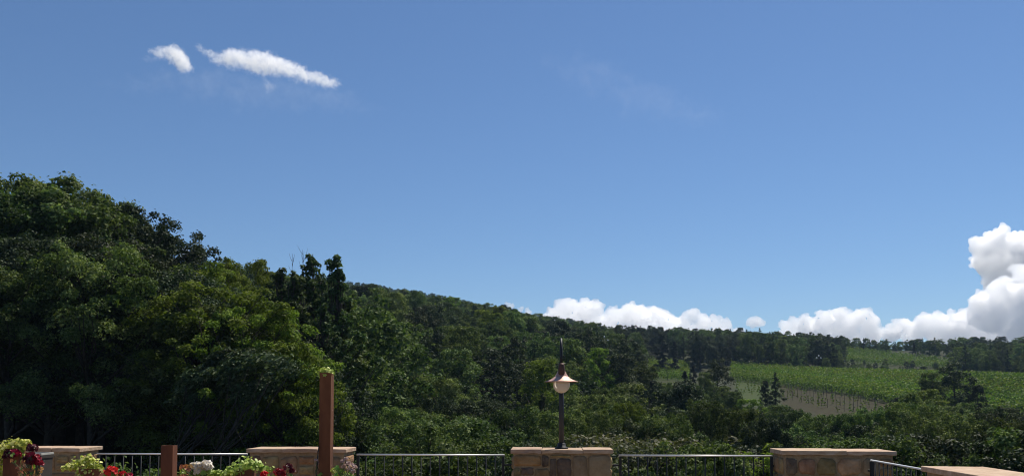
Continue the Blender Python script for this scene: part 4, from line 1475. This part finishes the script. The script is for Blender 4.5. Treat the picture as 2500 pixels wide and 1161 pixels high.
geranium((840, 1172), [(845, 1119, 5, 'pink'), (850, 1130, 7, 'pink'), (858, 1135, 8, 'pink'), (865, 1140, 7, 'pink'), (840, 1138, 6, 'pink'), (852, 1146, 8, 'pink'), (862, 1150, 7, 'pink'), (836, 1125, 4, 'pink')],
         [(818, 1143, 15, 'gerleaf'), (826, 1147, 12, 'gerleaf')] + many(815, 862, 1150, 1170, 14, 10, 15, ['gerleaf'], 10), 'dusty pink flowering plant at the foot of the tall rust column', 706, Y=YC - .08, fsize=.018, nflo=40, name='pink_flower_plant')
geranium((775, 1172), [(772, 1122, 3.5, 'pink'), (776, 1128, 3.5, 'pink'), (774, 1134, 3, 'pink')], many(765, 785, 1150, 1172, 4, 8, 12, ['gerleaf'], 12),
         'thin sprig of small pale flowers left of the tall rust column', 707, Y=YC - .02, fsize=.014, name='pink_flower_plant')

# irrigation tube climbing beside the tall column
p0, p1, p2 = at_y(778.5, 1087, YC - .01), at_y(775, 1118, YC - .01), at_y(772.5, 1180, YC - .01)
V, Fc = tube_geo([p0, p1, p2, Vector((p2.x - .01, p2.y, 0.0))], .0035, 8)
tag(link('watering_tube', mesh_pydata('watering_tube', V, Fc, M['rubber'], True)), 'thin black watering tube leaning against the tall rust column', 'tube')

# ------------------------------------------------------------------ clouds
def vol_mat(name, dens, noise=None, aniso=.6):
    m, n, L = new_mat(name)
    out = n.new('ShaderNodeOutputMaterial')
    v = n.new('ShaderNodeVolumeScatter')
    v.inputs['Color'].default_value = (.997, .997, .997, 1)
    v.inputs['Density'].default_value = dens
    v.inputs['Anisotropy'].default_value = aniso
    L.new(v.outputs[0], out.inputs['Volume'])
    if noise:
        noise(n, L, v)
    return m


m, n, L = new_mat('cumulus_cloud')
out = n.new('ShaderNodeOutputMaterial')
df, tr = n.new('ShaderNodeBsdfDiffuse'), n.new('ShaderNodeBsdfTranslucent')
df.inputs[0].default_value = tr.inputs[0].default_value = (.985, .985, .985, 1)
mx = n.new('ShaderNodeMixShader')
mx.inputs[0].default_value = .68
L.new(df.outputs[0], mx.inputs[1])
L.new(tr.outputs[0], mx.inputs[2])
L.new(mx.outputs[0], out.inputs[0])
M['cumulus'] = vol_mat('cumulus_vapour', .028, None, .72)
DC = 6000.0
PXM = DC / F
cl_tex = bpy.data.textures.new('cauliflower', 'CLOUDS')
cl_tex.noise_scale, cl_tex.noise_depth = 95, 6
cl_tex3 = bpy.data.textures.new('tatters', 'CLOUDS')
cl_tex3.noise_scale, cl_tex3.noise_depth = 26, 4
cl_tex2 = bpy.data.textures.new('billows', 'VORONOI')
cl_tex2.noise_scale = 58


def cumulus(blobs, label, seed, voxel=5.5, lumps=11, DC=6000.0):
    """blobs: photograph column, row and radius (px) of the main billows; smaller billows grow on each of them."""
    r_ = random.Random(seed)
    PXM = DC / F
    bm = bmesh.new()
    org = at_d(blobs[0][0], blobs[0][1], DC)

    def ball(c, rad, sub):
        bmesh.ops.create_icosphere(bm, subdivisions=sub, radius=rad, matrix=Matrix.Translation(c))

    for u, row, rp in blobs:
        dd_ = DC + r_.uniform(-1, 1) * rp * PXM * .5
        c = at_d(u, row, dd_) - org
        rad = rp * PXM
        ball(c, rad, 3)
        for _ in range(lumps):
            v = Vector((r_.gauss(0, 1), r_.gauss(0, 1), r_.gauss(0.35, .8))).normalized()
            r2 = rad * r_.uniform(.28, .52)
            c2 = c + v * rad * .86
            ball(c2, r2, 2)
            if r2 > 26:
                for _ in range(3):
                    v2 = (v + Vector((r_.gauss(0, .7), r_.gauss(0, .7), r_.gauss(.1, .6)))).normalized()
                    ball(c2 + v2 * r2 * .88, r2 * r_.uniform(.28, .5), 2)
    me = bpy.data.meshes.new('cumulus_raw')
    bm.to_mesh(me)
    bm.free()
    o = link('cumulus_cloud', me, None, tuple(org))
    a = o.modifiers.new('r', 'REMESH')
    a.mode, a.voxel_size = 'VOXEL', voxel
    b = o.modifiers.new('d', 'DISPLACE')
    b.texture, b.strength, b.mid_level, b.texture_coords = cl_tex, 60, .5, 'GLOBAL'
    b = o.modifiers.new('e', 'DISPLACE')
    b.texture, b.strength, b.mid_level, b.texture_coords = cl_tex2, -10, .4, 'GLOBAL'
    b = o.modifiers.new('f', 'DISPLACE')
    b.texture, b.strength, b.mid_level, b.texture_coords = cl_tex3, 18, .5, 'GLOBAL'
    dg = bpy.context.evaluated_depsgraph_get()
    me2 = bpy.data.meshes.new_from_object(o.evaluated_get(dg))
    o.modifiers.clear()
    o.data = me2
    me2.name = 'cumulus_cloud'
    me2.materials.clear()
    me2.materials.append(M['cumulus'])
    me2.polygons.foreach_set('use_smooth', [True] * len(me2.polygons))
    tag(o, label, 'cloud', 'cumulus clouds behind the ridge')
    return o


cumulus([(1385, 752, 26), (1360, 775, 30), (1420, 770, 34), (1448, 757, 22), (1395, 800, 42), (1455, 790, 30), (1330, 795, 26), (1300, 790, 22)], 'white billowing cloud with the tallest heap above the ridge, above the lamp', 801)
cumulus([(1540, 752, 15), (1510, 778, 28), (1550, 780, 36), (1600, 775, 28), (1630, 790, 28), (1490, 800, 26), (1570, 815, 44), (1525, 815, 40), (1610, 815, 36)], 'broad white cloud right of the tallest heap, with one small peak', 802)
cumulus([(1688, 772, 18), (1672, 790, 20), (1715, 790, 22), (1745, 790, 18), (1775, 795, 16), (1700, 812, 28), (1760, 815, 26), (1800, 812, 16), (1660, 810, 24)], 'low white cloud tapering to a point beside the small lone puff', 803)
cumulus([(1846, 784, 14), (1838, 786, 12), (1854, 786, 11)], 'small lone white puff in the gap between the clouds', 804, voxel=5)
cumulus([(1965, 780, 16), (1940, 795, 20), (1915, 795, 14), (2010, 785, 26), (2050, 775, 24), (2110, 772, 22), (2085, 785, 26), (2130, 785, 18), (1985, 805, 30), (2060, 812, 36), (2125, 812, 30), (1930, 815, 22)], 'long white cloud bank rising above the trees right of the lone puff', 805)
cumulus([(2205, 795, 20), (2180, 805, 18), (2255, 790, 26), (2290, 785, 22), (2330, 785, 26), (2230, 812, 26), (2300, 815, 36), (2370, 800, 40), (2170, 818, 20), (2420, 815, 40)], 'grey-based cloud bank low over the right-hand trees', 806, DC=6900.0)
cumulus([(2400, 745, 34), (2440, 715, 32), (2470, 740, 46), (2510, 700, 44), (2420, 775, 38), (2490, 790, 50), (2560, 740, 60), (2380, 770, 22)], 'large bright cumulus heap at the right edge beneath the cloud tower', 807, DC=5800.0)
cumulus([(2384, 594, 16), (2400, 612, 26), (2440, 574, 20), (2450, 560, 14), (2430, 600, 32), (2470, 600, 30), (2500, 590, 28), (2425, 645, 40), (2470, 650, 46), (2520, 630, 50), (2385, 640, 12), (2440, 690, 36), (2540, 590, 40)], 'tall shadowed cloud tower at the right edge', 808, voxel=7.5, DC=8200.0)
cumulus([(1236, 742, 9), (1246, 748, 8)], 'tiny white cloud scrap peeping over the ridge left of the lamp', 809, voxel=4)
cumulus([(1270, 755, 8), (1290, 762, 10)], 'thin white cloud scrap resting on the ridge slope', 810, voxel=4)
cumulus([(452, 615, 12), (446, 622, 11)], 'white cloud scrap peeping out beside the spiky dark skyline tree', 811, voxel=4)


def curve_cloud(name, pts, r0_, r1_, dens, soft, warp, nscale, label, lower=.3, depth_=45.0, DW=4000.0):
    """A thin cloud body: pts are (column, row, half thickness px); density follows that band, torn by noise."""
    k = DW / F
    ua, ub = pts[0][0] - 14, pts[-1][0] + 14
    rc_, hz = (r0_ + r1_) / 2, (r1_ - r0_) / 2
    sx_, sz_ = (ub - ua) / 2 * k, hz * k

    def shade(n, L, v):
        def math_(op, a, b=None, c=None):
            q_ = n.new('ShaderNodeMath')
            q_.operation = op
            for i_, x in enumerate((a, b, c)):
                if x is None:
                    continue
                if isinstance(x, (int, float)):
                    q_.inputs[i_].default_value = x
                else:
                    L.new(x, q_.inputs[i_])
            return q_.outputs[0]
        tc = n.new('ShaderNodeTexCoord')
        sc = n.new('ShaderNodeVectorMath')
        sc.operation = 'MULTIPLY'
        L.new(tc.outputs['Object'], sc.inputs[0])
        sc.inputs[1].default_value = (sx_, depth_, sz_)
        wv = []
        pos = sc.outputs[0]
        for sc_, am in ((nscale * .8, warp * 1.8), (nscale * 2.3, warp * 1.9), (nscale * 6.5, warp * 1.15)):
            nz = n.new('ShaderNodeTexNoise')
            nz.inputs['Scale'].default_value = sc_
            nz.inputs['Detail'].default_value = 6
            nz.inputs['Roughness'].default_value = .6
            L.new(sc.outputs[0], nz.inputs['Vector'])
            sb = n.new('ShaderNodeVectorMath')
            sb.operation = 'SUBTRACT'
            L.new(nz.outputs['Color'], sb.inputs[0])
            sb.inputs[1].default_value = (.5, .5, .5)
            ma = n.new('ShaderNodeVectorMath')
            ma.operation = 'MULTIPLY_ADD'
            L.new(sb.outputs[0], ma.inputs[0])
            ma.inputs[1].default_value = (am, am * .4, am)
            L.new(pos, ma.inputs[2])
            pos = ma.outputs[0]
        sp = n.new('ShaderNodeSeparateXYZ')
        L.new(pos, sp.inputs[0])
        xn = math_('MULTIPLY_ADD', sp.outputs[0], .5 / sx_, .5)

        def fcurve(vals):
            fc = n.new('ShaderNodeFloatCurve')
            c = fc.mapping.curves[0]
            while len(c.points) < len(vals):
                c.points.new(.5, .5)
            for q_, (x, y) in zip(c.points, vals):
                q_.location = (x, y)
                q_.handle_type = 'AUTO_CLAMPED'
            fc.mapping.update()
            L.new(xn, fc.inputs['Value'])
            return fc.outputs[0]
        zc = fcurve([((u - ua) / (ub - ua), (rc_ - r + hz) / (2 * hz)) for u, r, t in pts])
        th = fcurve([(0, 0)] + [((u - ua) / (ub - ua), t / 50) for u, r, t in pts] + [(1, 0)])
        zc_m = math_('MULTIPLY_ADD', zc, 2 * sz_, -sz_)
        th_m = math_('MULTIPLY', th, 50 * k)
        dz = math_('SUBTRACT', sp.outputs[2], zc_m)
        below = math_('MAXIMUM', math_('MULTIPLY', dz, -lower * 2), 0)
        up = math_('MAXIMUM', dz, 0)
        yy = math_('MULTIPLY', math_('ABSOLUTE', sp.outputs[1]), .5)
        dist = math_('ADD', math_('ADD', below, up), yy)
        val = math_('SUBTRACT', th_m, dist)
        mr = n.new('ShaderNodeMapRange')
        mr.interpolation_type = 'SMOOTHSTEP'
        mr.inputs[1].default_value, mr.inputs[2].default_value = 0, soft
        mr.inputs[3].default_value, mr.inputs[4].default_value = 0, dens
        L.new(val, mr.inputs[0])
        n2 = n.new('ShaderNodeTexNoise')
        n2.inputs['Scale'].default_value = nscale * 1.7
        n2.inputs['Detail'].default_value = 7
        n2.inputs['Roughness'].default_value = .66
        L.new(sc.outputs[0], n2.inputs['Vector'])
        m2 = n.new('ShaderNodeMapRange')
        m2.inputs[1].default_value, m2.inputs[2].default_value = .36, .62
        m2.inputs[3].default_value, m2.inputs[4].default_value = .12, 1.25
        L.new(n2.outputs[0], m2.inputs[0])
        L.new(math_('MULTIPLY', mr.outputs[0], m2.outputs[0]), v.inputs['Density'])
    mat = vol_mat(name + '_vapour', .02, shade)
    me = box_mesh('wispy_cloud', -1, 1, -1, 1, -1, 1, mat)
    o = link('wispy_cloud', me, None, tuple(at_d((ua + ub) / 2, rc_, DW)), (0, 0, YAW), (sx_, depth_, sz_))
    tag(o, label, 'cloud', 'wispy clouds high in the blue sky')


curve_cloud('long', [(480, 117, 8), (505, 128, 12), (535, 140, 16), (562, 137, 23), (600, 141, 26), (640, 147, 28), (680, 155, 25), (720, 170, 21), (760, 185, 18), (800, 197, 16), (832, 207, 10)],
            80, 235, .036, 34, 36, .022, 'long white wispy cloud arching across the upper sky')
curve_cloud('torn', [(374, 125, 12), (400, 125, 15), (425, 129, 24), (440, 138, 29), (455, 150, 24), (466, 163, 12)], 85, 190, .036, 32, 32, .026, 'small torn white cloud high up, left of the long wispy one', DW=4200.0)
curve_cloud('scrap', [(346, 144, 5), (362, 142, 9), (380, 146, 6)], 120, 168, .006, 24, 26, .026, 'faint scrap of cloud left of the small torn white cloud')
curve_cloud('tuft', [(640, 192, 8), (650, 200, 14), (658, 210, 15), (668, 208, 10), (676, 212, 5)], 170, 245, .008, 36, 30, .024, 'small faint tuft hanging below the long wispy cloud', DW=4250.0)
curve_cloud('under_veil', [(240, 200, 12), (340, 200, 30), (480, 195, 42), (620, 215, 46), (760, 225, 42), (880, 250, 28), (960, 280, 10)], 90, 350, .0010, 120, 110, .007, 'thin pale veil spread beneath the long wispy cloud', DW=4600.0)
curve_cloud('mid_veil', [(1330, 140, 30), (1440, 170, 48), (1530, 210, 49), (1640, 250, 49), (1760, 290, 30)], 40, 400, .0006, 120, 130, .007, 'very thin pale veil of cloud in the middle of the sky')

# ------------------------------------------------------------------ summer haze over the valley
m, n, L = new_mat('haze_air')
out = n.new('ShaderNodeOutputMaterial')
pv_ = n.new('ShaderNodeVolumePrincipled')
pv_.inputs['Color'].default_value = (.45, .66, 1.0, 1)
pv_.inputs['Density'].default_value = .00012
pv_.inputs['Anisotropy'].default_value = .2
L.new(pv_.outputs[0], out.inputs['Volume'])
o = link('haze', box_mesh('haze', -1700, 1700, -1700, 1700, -14, 156, m))
tag(o, kind='stuff')
